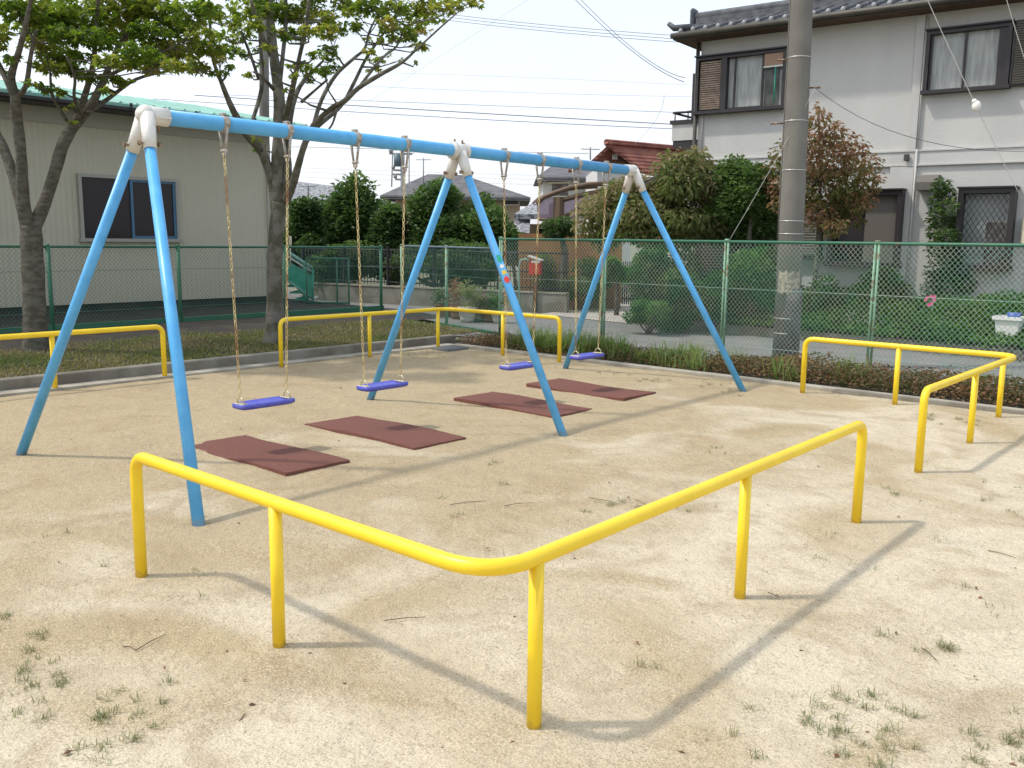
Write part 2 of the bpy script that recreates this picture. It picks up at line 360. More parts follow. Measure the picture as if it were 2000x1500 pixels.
# ------------------------------------------------------------------ ground
def sand_material():
    m = bpy.data.materials.new('sand'); m.use_nodes = True; t = m.node_tree; b = t.nodes['Principled BSDF']
    b.inputs['Roughness'].default_value = .95; b.inputs['Specular IOR Level'].default_value = .2
    g = t.nodes.new('ShaderNodeNewGeometry'); P = g.outputs['Position']
    def noise(s, d=5, ds=0.): 
        n = t.nodes.new('ShaderNodeTexNoise'); n.inputs['Scale'].default_value = s; n.inputs['Detail'].default_value = d; n.inputs['Distortion'].default_value = ds
        t.links.new(P, n.inputs['Vector']); return n.outputs[0]
    def rngm(x, a, b_, c=0., d=1.):
        r = t.nodes.new('ShaderNodeMapRange'); r.inputs[1].default_value = a; r.inputs[2].default_value = b_; r.inputs[3].default_value = c; r.inputs[4].default_value = d
        t.links.new(x, r.inputs[0]); return r.outputs[0]
    def mix(f, c1, c2):
        x = t.nodes.new('ShaderNodeMix'); x.data_type = 'RGBA'
        t.links.new(f, x.inputs[0])
        for i, c in ((6, c1), (7, c2)):
            if isinstance(c, tuple): x.inputs[i].default_value = (*c, 1)
            else: t.links.new(c, x.inputs[i])
        return x.outputs[2]
    def math_(op, a, b_):
        n = t.nodes.new('ShaderNodeMath'); n.operation = op
        for i, v in enumerate((a, b_)):
            if isinstance(v, (int, float)): n.inputs[i].default_value = v
            else: t.links.new(v, n.inputs[i])
        return n.outputs[0]
    sep = t.nodes.new('ShaderNodeSeparateXYZ'); t.links.new(P, sep.inputs[0])
    # dry pale sand grows towards the open side of the playground (+X, and outside the rails)
    dry = math_('ADD', rngm(sep.outputs[0], -8, 2.5, -.20, .36), math_('MULTIPLY', noise(.75, 8, 1.0), 1.))
    c = mix(rngm(dry, .48, .68), (.41, .322, .192), (.585, .51, .375))
    c = mix(rngm(noise(1.7, 7, 1.2), .50, .68, 0, .6), c, (.325, .238, .132))
    c = mix(rngm(noise(.9, 4, 1.2), .58, .74, 0, .35), c, (.275, .205, .12))
    c = mix(rngm(noise(9, 5), .5, .75, 0, .28), c, (.27, .21, .125))
    grain = noise(150, 2); c = mix(rngm(grain, .52, .68, 0, .55), c, (.20, .155, .095)); c = mix(rngm(grain, .32, .47, .6, 0), c, (.64, .57, .44))
    g2 = noise(48, 6); c = mix(rngm(g2, .54, .72, 0, .45), c, (.23, .175, .11))
    t.links.new(c, b.inputs['Base Color'])
    hgt = math_('ADD', math_('MULTIPLY', noise(3, 5), 3.2), math_('ADD', math_('MULTIPLY', noise(17, 6), 1.1), math_('MULTIPLY', noise(95, 4), .42)))
    bp = t.nodes.new('ShaderNodeBump'); bp.inputs['Strength'].default_value = .75; bp.inputs['Distance'].default_value = .02
    t.links.new(hgt, bp.inputs['Height']); t.links.new(bp.outputs[0], b.inputs['Normal'])
    MATS['sand'] = m
sand_material()
leafless = mat('earth_far', (.20, .18, .13), .95, 0, (.12, .13, .07), .3, .3, 10)
kind(MB().add([(-400, -300, -.03), (400, -300, -.03), (400, 500, -.03), (-400, 500, -.03)], [(0, 1, 2, 3)]).build('ground', 'earth_far'), 'structure')
# playground sand: a gently uneven sheet
nx, ny = 150, 130; xs = np.linspace(-10.22, 16, nx); ys = np.linspace(-12, 10.08, ny); X, Y = np.meshgrid(xs, ys)
Z = .012*vnoise(X, Y, 3, 1.1)+.005*vnoise(X, Y, 5, 3.)+.004*vnoise(X, Y, 6, 7.)
V = np.stack([X, Y, Z], -1).reshape(-1, 3); I = np.arange(nx*ny).reshape(ny, nx)
F = np.stack([I[:-1, :-1], I[:-1, 1:], I[1:, 1:], I[1:, :-1]], -1).reshape(-1, 4)
kind(raw('playground_sand', V, F, 4, 'sand', None, None, True), 'structure')
def gz(x, y): return float(.012*vnoise(x, y, 3, 1.1)+.005*vnoise(x, y, 5, 3.))
# grass bank beyond the left kerb
def bank_z(x, y): 
    t = np.clip((-10.42-x)/3.2, 0, 1); return .125+.14*t+.02*vnoise(x, y, 9, .9)*np.clip(t*4, 0, 1)
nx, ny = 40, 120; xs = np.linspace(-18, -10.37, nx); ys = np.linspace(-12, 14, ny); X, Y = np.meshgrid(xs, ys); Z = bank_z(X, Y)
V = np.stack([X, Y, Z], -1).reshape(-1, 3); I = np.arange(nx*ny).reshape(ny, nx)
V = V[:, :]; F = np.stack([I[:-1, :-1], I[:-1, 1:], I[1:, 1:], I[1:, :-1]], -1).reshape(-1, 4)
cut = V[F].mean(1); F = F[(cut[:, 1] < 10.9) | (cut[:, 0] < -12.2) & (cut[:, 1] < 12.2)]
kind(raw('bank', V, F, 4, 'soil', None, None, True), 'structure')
o = kind(MB().bx(-10.36, -10.22, -12, 10.4, -.05, .14, .012).build('kerb', 'concrete_dark'), 'structure')
g_ = MB()
for k in range(22): g_.bx(-10.2185, -9.98, -12+k*1.01, -12+k*1.01+1.0, -.03, .026)
kind(g_.build('gutter', 'concrete'), 'structure')
kind(MB().bx(-9.95, 12, 10.05, 10.17, -.05, .045, .01).build('kerb', 'concrete'), 'structure')
kind(MB().bx(-10.22, 14, 10.17, 11.35, -.05, .03).build('planting_bed', 'soil'), 'structure')
kind(MB().add([(-60, 11.35, -.012), (60, 11.35, -.012), (60, 15.6, -.012), (-8, 15.6, -.012), (-13, 16.3, -.012), (-60, 9.5+9, -.012)], [(0, 1, 2, 3, 4, 5)]).build('road', 'asphalt'), 'structure')
kind(MB().add([(-13.1, 16.0, .0), (-10.45, 15.55, .0), (-10.3, 24, .06), (-14.5, 24, .06)], [(0, 1, 2, 3)]).build('driveway', 'driveway'), 'structure')
def gedge(x): return 15.50-.09*(x+10.3)
kind(MB().prism([(-10.35, gedge(-10.35), -.05), (14, gedge(14), -.05), (14, gedge(14)+.13, -.05), (-10.35, gedge(-10.35)+.13, -.05)], (0, 0, .2)).build('kerb', 'concrete_dark'), 'structure')
kind(MB().prism([(-10.3, gedge(-10.3)+.132, -.05), (14, gedge(14)+.132, -.05), (14, 19.3, -.05), (-10.3, 19.3, -.05)], (0, 0, .19)).build('garden_bed', 'soil'), 'structure')
dc = MB().bx(-9.9, -9.55, 9.55, 9.98, -.02, .034); 
for k in range(9): dc.bx(-9.88, -9.57, 9.58+k*.043, 9.6+k*.043, .034, .04)
tag(dc.build('drain_cover', 'grate'), 'small grey drain cover in the far corner of the kerbs', 'drain cover')

# ------------------------------------------------------------------ swing set
BX, BH, BR, LR = -5.975, 2.435, .0535, .0362
YS = [3.14, 6.10, 8.92]; SP = 1.261; LEAN = .461
root = thing('swing_stand', 'pale blue three-legged-pair steel swing frame with a long top beam and silver joints', 'swing frame', (BX, 6.1, 0))
MB().tube([(BX, YS[0]+.02, BH), (BX, YS[2]-.02, BH)], BR, 20).build('top_beam', 'blue_paint', root)
for i, y in enumerate(YS):
    e = (-LEAN, 0, LEAN)[i]
    jn = MB()
    top = Vector((BX, y, BH))
    if i != 1:
        s_ = 1 if i == 0 else -1
        jn.tube([top+Vector((0, s_*.15, 0)), top+Vector((0, s_*.05, 0)), top+Vector((0, 0, -.004))], [.062, .063, .063], 18)
        jn.ball(top, .067, 16, 10, (1, 1.0, 1))
        jn.box(top+Vector((.062, s_*.09, -.012)), (.014, .12, .008)); jn.box(top+Vector((-.062, s_*.09, -.012)), (.014, .12, .008))
    else:
        jn.tube([top+Vector((0, -.10, 0)), top+Vector((0, .10, 0))], .067, 18)
        for q in (-.075, .075):
            jn.tube([top+Vector((0, q-.012, 0)), top+Vector((0, q+.012, 0))], .078, 18)
    bolts = []
    for sx in (-1, 1):
        foot = Vector((BX+sx*SP, y+e, 0)); d = (foot-top).normalized()
        st = top+d*(.0 if i != 1 else .02)+Vector((sx*.022, 0, 0)); 
        jn.tube([st, top+d*.15+Vector((sx*.01, 0, 0)), top+d*.265], [.051, .046, .043], 16)
        side = d.cross(Vector((0, 1, 0))).normalized(); p = top+d*.22
        bb = MB().tube([p-Vector((0, .075, 0)), p+Vector((0, .075, 0))], .009, 8)
        for q in (-.07, .07): bb.tube([p+Vector((0, q-.008, 0)), p+Vector((0, q+.008, 0))], .017, 6, smooth=False)
        bolts.append(bb)
        lg = MB().tube([top+d*.26, foot+d*.02], LR, 18).build('leg', 'blue_paint', root)
        if i == 1 and sx == 1:     # stickers on the middle near leg
            def on_leg(z, w_, h_, m, nm, shape='rect', lab=None):
                p = top+(foot-top)*((BH-z)/BH); ax = d; out = Vector((.85, -.52, 0)); out = (out-ax*out.dot(ax)).normalized(); sd_ = ax.cross(out)
                b = MB(); n = 10; vs = []
                if shape == 'rect': pts = [(-w_, -h_), (w_, -h_), (w_, h_), (-w_, h_)]; pts = [(x*(1 if True else 0), y_) for y_ in np.linspace(-h_, h_, 3) for x in np.linspace(-w_, w_, 7)]; rows, cols = 3, 7
                else:
                    rows, cols = 5, 7; pts = [(x*math.sqrt(max(.02, 1-(y_/h_)**2)), y_) for y_ in np.linspace(-h_, h_, 5) for x in np.linspace(-w_, w_, 7)]
                for x, y_ in pts:
                    a = x/LR; rr = LR+.0018
                    if shape == 'star' and False: pass
                    vs.append(p+ax*(-y_)+(out*math.cos(a)+sd_*math.sin(a))*rr)
                fs = [(r*cols+c, r*cols+c+1, (r+1)*cols+c+1, (r+1)*cols+c) for r in range(rows-1) for c in range(cols-1)]
                so_ = b.add(vs, fs, True).build(nm, m, lg)
                if lab: so_['label'] = lab
                return so_
            on_leg(onY(986, 508, 6.1).z, .018, .033, 'sticker_green', 'sticker', lab='green sticker')
            on_leg(onY(988, 523, 6.1).z, .020, .019, 'sticker_white', 'sticker', 'round', 'round white sticker')
            on_leg(onY(993, 535, 6.1).z, .020, .019, 'sticker_yellow', 'sticker', lab='yellow sticker')
            on_leg(onY(998, 549, 6.1).z, .026, .035, 'sticker_red', 'sticker', 'round', 'round red sticker')
    if i == 0: bolts.append(MB().tube([top+Vector((.0, .09, -.10)), top+Vector((0, .09, -.05))], .01, 8))
    for q in ((-.05, .05) if i == 1 else ()): bolts.append(MB().tube([top+Vector((0, q, .05)), top+Vector((0, q, .10))], .009, 8))
    j = jn.build('joint', 'cast_metal', root)
    for bb in bolts: bb.build('bolt', 'bolt_metal', j)
# clamps on the beam and swings below them
CEN = [.8446, 2.0372, 3.852, 4.9934]; TS, BS, ZS = .269, .206, .411
def clamp_mb(p):
    b = MB(); p = Vector(p)
    b.tube([p+Vector((0, -.022, 0)), p+Vector((0, .022, 0))], .060, 18)
    for s_ in (-1, 1):
        b.tube([p+Vector((s_*.050, 0, -.03)), p+Vector((s_*.036, 0, -.10)), p+Vector((s_*.018, 0, -.185))], [.012, .010, .009], 8)
        b.box(p+Vector((s_*.066, 0, .012)), (.02, .03, .05), None, .004)
    b.tube([p+Vector((-.032, 0, -.185)), p+Vector((.032, 0, -.185))], .012, 8)
    b.box(p+Vector((0, 0, .067)), (.05, .03, .014))
    return b
def chain_mb(a, b_, link=.044, wr=.0033, wid=.0118):
    a, b_ = Vector(a), Vector(b_); L = (b_-a).length; d = (b_-a)/L; pitch = link-2*wr; n = int(L/pitch); pitch = L/n
    x = d.cross(Vector((1, .3, 0))).normalized(); y = d.cross(x); m = MB()
    for i in range(n):
        c = a+d*pitch*(i+.5); q = x if i % 2 == 0 else y; h = link/2-wid; pts = []
        for k in range(5): th = PI*k/4; pts.append(c+d*(h+math.sin(th)*(wid-wr))+q*math.cos(th)*(wid-wr))
        for k in range(5): th = PI+PI*k/4; pts.append(c+d*(-h+math.sin(th)*(wid-wr))+q*math.cos(th)*(wid-wr))
        m.tube(pts+[pts[0]], wr, 5, cap=False)
    return m
def seat_mb(c):
    # flat plastic plank with rounded ends, a thick rim and a slightly dished top
    n = 28; hx, hy, t_ = .095, .245, .021; b = MB(); c = Vector(c); rings = []
    def outline(s, z):
        o_ = []
        for k in range(n):
            th = 2*PI*k/n; cx, sx = math.cos(th), math.sin(th); e = .38
            o_.append(c+Vector((hx*s*abs(cx)**e*math.copysign(1, cx), (hy-.0-hx*(1-s))*abs(sx)**e*math.copysign(1, sx), z)))
        return o_
    prof = [(.80, -t_), (.97, -t_*.6), (1, 0), (.97, t_*.7), (.88, t_), (.76, t_*.62), (.3, t_*.55)]
    vs = []
    for s_, z in prof: vs += outline(s_, z)
    fs = [(r*n+k, r*n+(k+1) % n, (r+1)*n+(k+1) % n, (r+1)*n+k) for r in range(len(prof)-1) for k in range(n)]
    fs += [tuple(range(n-1, -1, -1)), tuple((len(prof)-1)*n+k for k in range(n))]
    return b.add(vs, fs, True)
def make_swing(y0, label, swing_group, tilt=0.):
    t = thing('swing', label, 'swing', (BX, y0, ZS-.02), swing_group)
    seat_mb((BX, y0, ZS-.022)).build('seat', 'seat_blue', t)
    for s_ in (-1, 1):
        top = Vector((BX, y0+s_*TS, BH-.20)); bot = Vector((BX, y0+s_*BS, ZS+.055))
        pl = MB().box((BX, y0+s_*BS, ZS-.0015), (.115, .05, .007), None, .002)
        pl.tube([(BX-.045, y0+s_*BS, ZS), (BX-.03, y0+s_*BS, ZS+.035), (BX, y0+s_*BS, ZS+.052), (BX+.03, y0+s_*BS, ZS+.035), (BX+.045, y0+s_*BS, ZS)], .006, 6)
        pl.build('seat_plate', 'seat_plate', t)
        chain_mb(top, bot).build('chain', 'chain_metal', t)
        sk = MB().tube([top+Vector((-.018, 0, .02)), top+Vector((-.02, 0, -.015)), top+Vector((0, 0, -.032)), top+Vector((.02, 0, -.015)), top+Vector((.018, 0, .02))], .006, 6)
        sk.build('shackle', 'clamp_metal', t)
    return t
LAB = ['blue plank swing seat on rusty chains, the one nearest the camera',
       'blue swing hanging between the nearest swing and the middle pair of legs',
       'blue swing hanging just beyond the middle pair of legs',
       'blue swing farthest from the camera, beside the end legs']
for k, c_ in enumerate(CEN):
    y0 = YS[0]+c_
    for s_ in (-1, 1): clamp_mb((BX, y0+s_*TS, BH)).build('chain_clamp', 'clamp_metal', root)
    if k == 0: sw0 = make_swing(y0, LAB[0], 'swings hanging from the blue frame')
    else: dup(sw0, (BX, y0, ZS-.02), LAB[k])
# ------------------------------------------------------------------ rubber mats
MY = [(3.66, 4.22, -6.60, -5.25), (4.83, 5.42, -6.62, -5.21), (6.66, 7.27, -6.59, -5.26), (7.90, 8.53, -6.66, -5.32)]
ML = ['dark red rubber mat under the nearest swing, its corner dusted with sand', 'dark red rubber mat, second from the camera, with a thick near edge',
      'dark red rubber mat just beyond the foot of the middle leg', 'dark red rubber mat farthest from the camera under the last swing']
for (y0, y1, x0, x1), lab in zip(MY, ML):
    n, m_ = 24, 12; vs = []; fs = []
    def edge(v): return .004*math.sin(v*7.3+y0*5)+.003*math.sin(v*19+y0)
    for j in range(m_+1):
        for i in range(n+1):
            u, v = i/n, j/m_; x = x0+(x1-x0)*u; y = y0+(y1-y0)*v
            if i in (0, n): x += edge(v*2)
            if j in (0, m_): y += edge(u*3)*.6
            z = .030+.010*math.sin(u*5+y0)-.006*v; z -= .008 if (i in (0, n) or j in (0, m_)) else 0
            if y0 < 4 and u < .5 and v < .3: z -= .012
            vs.append((x, y, z))
    for j in range(m_):
        for i in range(n): a = j*(n+1)+i; fs.append((a, a+1, a+n+2, a+n+1))
    b = MB().add(vs, fs, True)
    rim = [j*(n+1) for j in range(m_, 0, -1)]+list(range(0, n))+[j*(n+1)+n for j in range(0, m_)]+[m_*(n+1)+i for i in range(n, 0, -1)]
    q = [vs[i] for i in rim]; k = len(q); b.add(q+[(p[0], p[1], -.03) for p in q], [(i, k+i, k+(i+1) % k, (i+1) % k) for i in range(k)])
    tag(b.build('rubber_mat', 'rubber'), lab, 'rubber mat', 'rubber mats under the swings')
# ------------------------------------------------------------------ yellow guard rails
RH, RR = .605, .0285
def rounded(pts, rad):
    out = [Vector(pts[0])]
    for i in range(1, len(pts)-1):
        p = Vector(pts[i]); a = (Vector(pts[i-1])-p); b = (Vector(pts[i+1])-p); r = rad[i]; a.normalize(); b.normalize()
        s, e = p+a*r, p+b*r
        for k in range(9):
            t_ = k/8; out.append(s*(1-t_)**2+p*2*t_*(1-t_)+e*t_**2)
    out.append(Vector(pts[-1])); return out
def guard(label, e1, corner, e2, posts):
    t = thing('guard_rail', label, 'guard rail', (corner[0], corner[1], 0), 'yellow guard rails round the swings')
    pts = [(*e1, -.03), (*e1, RH), (*corner, RH), (*e2, RH), (*e2, -.03)]
    MB().tube(rounded(pts, [0, .10, .22, .10, 0]), RR, 16).build('rail', 'yellow_paint', t)
    for x, y in posts:
        b = MB().tube([(x, y, -.03), (x, y, RH-.012)], RR*.93, 14); pass
        b.build('post', 'yellow_paint', t)
guard('yellow steel guard rail bent at the near corner, closest to the camera', (-4.18, 2.06), (-1.85, 2.04), (-1.92, 5.37), [(-3.02, 2.05), (-1.853, 2.27), (-1.887, 3.83)])
guard('yellow steel guard rail on the right, in front of the utility pole', (-4.19, 9.77), (-2.07, 9.745), (-2.05, 6.92), [(-3.18, 9.76), (-2.19, 9.746), (-2.062, 8.29)])
guard('yellow steel guard rail in the far corner by the drain', (-9.88, 6.86), (-9.86, 9.80), (-7.69, 9.83), [(-9.87, 8.32), (-9.86, 9.64), (-8.71, 9.81)])
pL = onX(322, 740, -10.02)
guard('yellow steel guard rail by the kerb, running out of view at the edge', (-10.02, pL.y), (-10.0, 2.3), (-7.8, 2.25), [(-10.02, 4.1), (-10.0, 2.5), (-8.9, 2.27)])

# ------------------------------------------------------------------ chain-link fences
def mesh_wires(a, b, z0, z1, wire, pitch=.060):
    """diamond netting from point a to b (2-D), between heights z0 and z1: straight crossing wires as thin 3-sided bars"""
    a, b = np.array(a, float), np.array(b, float); L = np.linalg.norm(b-a); d = (b-a)/L; nrm = np.array([-d[1], d[0]]); H = z1-z0
    k = .88; ss = np.arange(-H*k, L, pitch*1.0); seg = []
    for sgn in (1, -1):
        for s in ss:
            s0, s1 = s, s+H*k; t0, t1 = 0, 1
            if s0 < 0: t0 = -s0/(H*k)
            if s1 > L: t1 = (L-s0)/(H*k)
            if t1 <= t0: continue
            p = s0+t0*H*k; q = s0+t1*H*k; za, zb = (z0+t0*H, z0+t1*H) if sgn > 0 else (z1-t0*H, z1-t1*H)
            seg.append((p, za, q, zb, sgn))
    S = np.array(seg); n = len(S); o = S[:, 4]*wire*.9
    P0 = np.stack([a[0]+d[0]*S[:, 0]+nrm[0]*o, a[1]+d[1]*S[:, 0]+nrm[1]*o, S[:, 1]], 1); P1 = np.stack([a[0]+d[0]*S[:, 2]+nrm[0]*o, a[1]+d[1]*S[:, 2]+nrm[1]*o, S[:, 3]], 1)
    D = unit(P1-P0); N = np.tile(np.array([nrm[0], nrm[1], 0.]), (n, 1)); B = np.cross(D, N); vs = []
    for e in (P0, P1):
        for th in (0, 2*PI/3, 4*PI/3): vs.append(e+(N*math.cos(th)+B*math.sin(th))*wire)
    V = np.stack(vs, 1).reshape(-1, 3); i = np.arange(n)*6
    F = np.concatenate([np.stack([i+j, i+(j+1) % 3, i+3+(j+1) % 3, i+3+j], 1) for j in range(3)])
    return V, F
def fence(label, pts, z0, z1, posts, wm, pm, rm, wire=.0022, pr=.022, base=None, mids=True, group=None, pairs=False):
    t = thing('chain_link_fence', label, 'fence', (*pts[0], 0))
    VV, FF, o_ = [], [], 0
    for a, b in zip(pts[:-1], pts[1:]):
        V, F = mesh_wires(a, b, z0, z1-.02, wire); VV.append(V); FF.append(F+o_); o_ += len(V)
    raw('wire_mesh', np.concatenate(VV), np.concatenate(FF), 4, wm, t)
    for a, b in zip(pts[:-1], pts[1:]):
        MB().tube([(*a, z1), (*b, z1)], .019, 8).build('top_rail', rm, t)
        if mids:
            for z in (z0+.38*(z1-z0)+.35, z0+.18): MB().tube([(*a, z), (*b, z)], .0035, 5).build('line_wire', wm, t)
        MB().tube([(*a, z0), (*b, z0)], .006, 5).build('bottom_wire', wm, t)
        if base:
            mx, my = (a[0]+b[0])/2, (a[1]+b[1])/2; L = math.hypot(b[0]-a[0], b[1]-a[1]); an = math.atan2(b[1]-a[1], b[0]-a[0])
            MB().box((mx, my, base[0]), (L, .05, base[1]), Matrix.Rotation(an, 3, 'Z')).build('base_rail', 'fence_green', t)
    for (x, y) in posts:
        b = MB()
        if pairs:
            for q in (-.022, .022): b.tube([(x+q, y, -.05), (x+q, y, z1+.0)], .016, 8)
            for z in (.35, .95, 1.5): b.box((x, y, z), (.05, .02, .02))
        else: b.tube([(x, y, -.05), (x, y, z1)], pr, 10)
        b.tube([(x-.03, y, z1+.022), (x+.03, y, z1+.022)], .016, 8)
        b.build('post', pm, t)
    return t
fence('green chain-link fence with pale rusty double posts along the road', [(-10.05, 11.2), (5.9, 11.2)], .10, 1.655, [(-10.0, 11.2)]+[(-7.95+2*k-.02*k, 11.2) for k in range(7)], 'wire_green', 'fence_post_pale', 'fence_green', .0024, pairs=True)
fence('lower dark green chain-link fence cutting the far corner by the stairs', [(-13.4, 12.12), (-10.07, 11.2)], .14, 1.50, [(-13.38, 12.1), (-11.7, 11.65)], 'wire_dark', 'fence_post_pale', 'rail_blue_grey', .0022, pr=.028, base=(.12, .05))
fence('dark green chain-link fence on the grass bank before the cream hall', [(-13.7, -6.4), (-13.7, 11.9)], .34, 1.47, [(-13.7, -6.35+2.0*k-.02) for k in range(0, 9)]+[(-13.7, 11.85)], 'wire_dark', 'fence_green', 'fence_green', .0022, pr=.03, base=(.30, .09))

# ------------------------------------------------------------------ cream hall on the left
HX = -16.5
hall = thing('hall', 'single-storey cream ribbed metal hall with a pale green roof edge', 'building', (HX-3, 4, 0))
b = MB().bx(HX-8, HX, -9, 11.3, .42, 3.76); b.build('wall', 'cladding', hall)
MB().bx(HX-7.97, HX-.04, -8.96, 11.26, -.03, .42).build('plinth', 'plinth', hall)
fr = MB().bx(HX+.0, HX+.03, -9, 11.3, 3.5, 3.765); fr.bx(HX, HX+.035, 11.2, 11.3, .42, 3.5); fr.build('frieze', 'frieze', hall)
rf = MB(); rz = 4.68; ov = .55
rf.add([(HX+ov, -9.6, 3.90), (HX+ov, 11.9, 3.90), (HX-4, 11.9, rz), (HX-4, -9.6, rz), (HX-8-ov, 11.9, 3.90), (HX-8-ov, -9.6, 3.90),
        (HX+ov, -9.6, 3.84), (HX+ov, 11.9, 3.84), (HX-4, 11.9, rz-.08), (HX-4, -9.6, rz-.08), (HX-8-ov, 11.9, 3.84), (HX-8-ov, -9.6, 3.84)],
       [(0, 1, 2, 3), (3, 2, 4, 5), (6, 9, 8, 7), (9, 11, 10, 8), (0, 6, 7, 1), (5, 4, 10, 11), (1, 7, 8, 2), (2, 8, 10, 4), (0, 3, 9, 6), (3, 5, 11, 9)])
for k in range(72):
    y = -9.5+k*.3
    rf.add([(HX+ov+.01, y, 3.905), (HX+ov+.01, y+.07, 3.905), (HX-4, y+.07, rz+.005), (HX-4, y, rz+.005), (HX+ov+.01, y+.02, 3.93), (HX+ov+.01, y+.05, 3.93), (HX-4, y+.05, rz+.04), (HX-4, y+.02, rz+.04)],
           [(0, 4, 7, 3), (4, 5, 6, 7), (5, 1, 2, 6), (0, 1, 5, 4)])
rf.build('roof', 'green_metal', hall)
gt = MB().bx(HX+ov-.02, HX+ov+.07, -9.6, 11.9, 3.79, 3.84); gt.bx(HX+.03, HX+ov-.03, -9.5, 11.8, 3.765, 3.79)
gt.build('gutter', 'dark_frame', hall)
bk = MB()
for k in range(34): bk.bx(HX+ov+.07, HX+ov+.10, -9.3+k*.62, -9.26+k*.62, 3.80, 3.91)
bk.build('gutter_bracket', 'iron_black', hall)
def hall_window(y0, y1, z0, z1):
    fr = MB(); x = HX+.0; t_ = .06
    fr.bx(x, x+.07, y0-t_, y1+t_, z1, z1+t_); fr.bx(x, x+.10, y0-t_-.03, y1+t_+.03, z0-t_, z0)
    fr.bx(x, x+.07, y0-t_, y0, z0, z1); fr.bx(x, x+.07, y1, y1+t_, z0, z1)
    f = fr.build('window', 'alu', hall)
    ym = (y0+y1)/2+.05
    s = MB().bx(x+.01, x+.05, ym-.05, ym, z0, z1); s.bx(x+.01, x+.05, y1-.05, y1, z0, z1); s.bx(x+.012, x+.045, ym-.002, y1-.048, z1-.04, z1-.002); s.bx(x+.012, x+.045, ym-.002, y1-.048, z0+.002, z0+.05)
    s.build('sash', 'alu_blue', f)
    MB().bx(x+.004, x+.02, y0, ym-.05, z0, z1).build('pane', 'glass_dark', f); MB().bx(x+.006, x+.024, ym, y1-.05, z0+.05, z1-.04).build('pane', 'glass_dark', f)
hall_window(7.40, 9.16, 1.58, 2.64); hall_window(2.6, 4.4, 1.58, 2.64)
# green steel stair at the end of the hall
D_ST = 20.0
def P(px, py, d=D_ST): return atD(px, py, d)
st = thing('steel_staircase', 'green steel staircase with a white handrail at the end of the hall', 'staircase', (P(590, 600).x, P(590, 600).y, 0))
back = (P(556, 500)-P(612, 500)).normalized(); depth = Vector((FH.x, FH.y, 0))
for k in range(5):
    q = P(604-k*11, 586-k*12.5, 19.6); s = MB(); s.prism([q, q+back*.30, q+back*.30+depth*.9, q+depth*.9], (0, 0, .035)); s.build('step', 'stair_green', st)
    MB().prism([q-back*.012, q, q+depth*.9, q+depth*.9-back*.012], (0, 0, .04)).build('step_nosing', 'white_paint', st)
MB().tube([P(556, 487, 19.5), P(578, 503, 19.5), P(610, 524, 19.5)], .035, 8).build('handrail', 'green_metal', st)
MB().tube([P(556, 497, 19.5), P(608, 530, 19.5)], .018, 8).build('handrail', 'white_paint', st)
MB().prism([P(556, 506, 19.48), P(611, 540, 19.48), P(611, 583, 19.48), P(556, 541, 19.48)], depth*.02).build('side_panel', 'stair_green', st)
MB().tube([P(556, 543, 19.5), P(611, 583, 19.5)], .03, 6).build('stringer', 'green_metal', st)
for px in (594, 611): MB().tube([P(px, 600 if px < 600 else 600, 19.5), P(px, 512 if px < 600 else 525, 19.5)], .025, 8).build('post', 'stair_green', st)
mg = thing('mesh_gate', 'low green mesh gate frame at the foot of the steel staircase', 'gate', (P(645, 600, 19.2).x, P(645, 600, 19.2).y, 0))
g0, g1 = P(600, 600, 19.2), P(682, 603, 19.2); z1 = P(640, 505, 19.2).z
fb = MB()
for q in (g0, g0.lerp(g1, .72), g1): fb.tube([(q.x, q.y, 0), (q.x, q.y, z1)], .018, 8)
fb.tube([(g0.x, g0.y, z1), (g1.x, g1.y, z1)], .02, 8); fb.tube([(g0.x, g0.y, .3), (g1.x, g1.y, .3)], .02, 8); fb.build('gate_frame', 'fence_green', mg)
V, F = mesh_wires((g0.x, g0.y), (g1.x, g1.y), .3, z1, .0022, .05); raw('mesh_panel', V, F, 4, 'wire_dark', mg)
wb = MB().box(P(567, 470, 19.3), (.11, .05, .19), Matrix.Rotation(-.7, 3, 'Z'), .01).tube([(P(567, 478, 19.3)), (P(567, 520, 19.3))], .015, 6)
tag(wb.build('meter_box', 'cream_plastic'), 'small pale box on a stand above the green staircase', 'meter box')

# ------------------------------------------------------------------ two-storey house on the right
RZ = math.radians(5); HC = Vector((-10.1, 17.46, 0))
house = thing('house', 'two-storey grey rendered house with dark window frames and a grey tiled roof', 'building', HC, None, RZ, True)
W, DP = 9.2, 5.0
MB().bx(0, W, 0, DP, -.03, 5.72).build('wall', 'wall_grey', house)
MB().bx(-.02, W+.02, -.035, -.003, 3.06, 3.35).build('belt_course', 'wall_light', house)
tr_ = MB().bx(-.02, W+.02, -.055, -.036, 3.07, 3.095); tr_.bx(-.02, W+.02, -.055, -.036, 3.325, 3.35); tr_.build('moulding', 'wall_light', house)
pl = MB().bx(4.19, 4.33, -.045, -.003, 3.352, 5.70); pl.bx(3.92, 4.33, -.05, -.004, -.03, 3.058); pl.build('pilaster', 'wall_light', house)
MB().tube([(4.36, -.045, 5.68), (4.36, -.045, 3.36)], .018, 8).tube([(4.36, -.06, 3.36), (4.36, -.06, .1)], .018, 8).build('downpipe', 'wall_light', house)
MB().box((4.20, -.085, 3.22), (.09, .06, .12), None, .01).build('pipe_hopper', 'fascia', house)
cd = MB().tube([(-.05, -.05, 5.7), (-.05, -.05, 3.0), (-.05, -.05, .1)], .04, 10); cd.build('downpipe', 'fascia', house)
MB().tube([(.10, -.02, 5.0), (.10, -.02, 3.4)], .022, 8).build('conduit', 'wall_light', house)
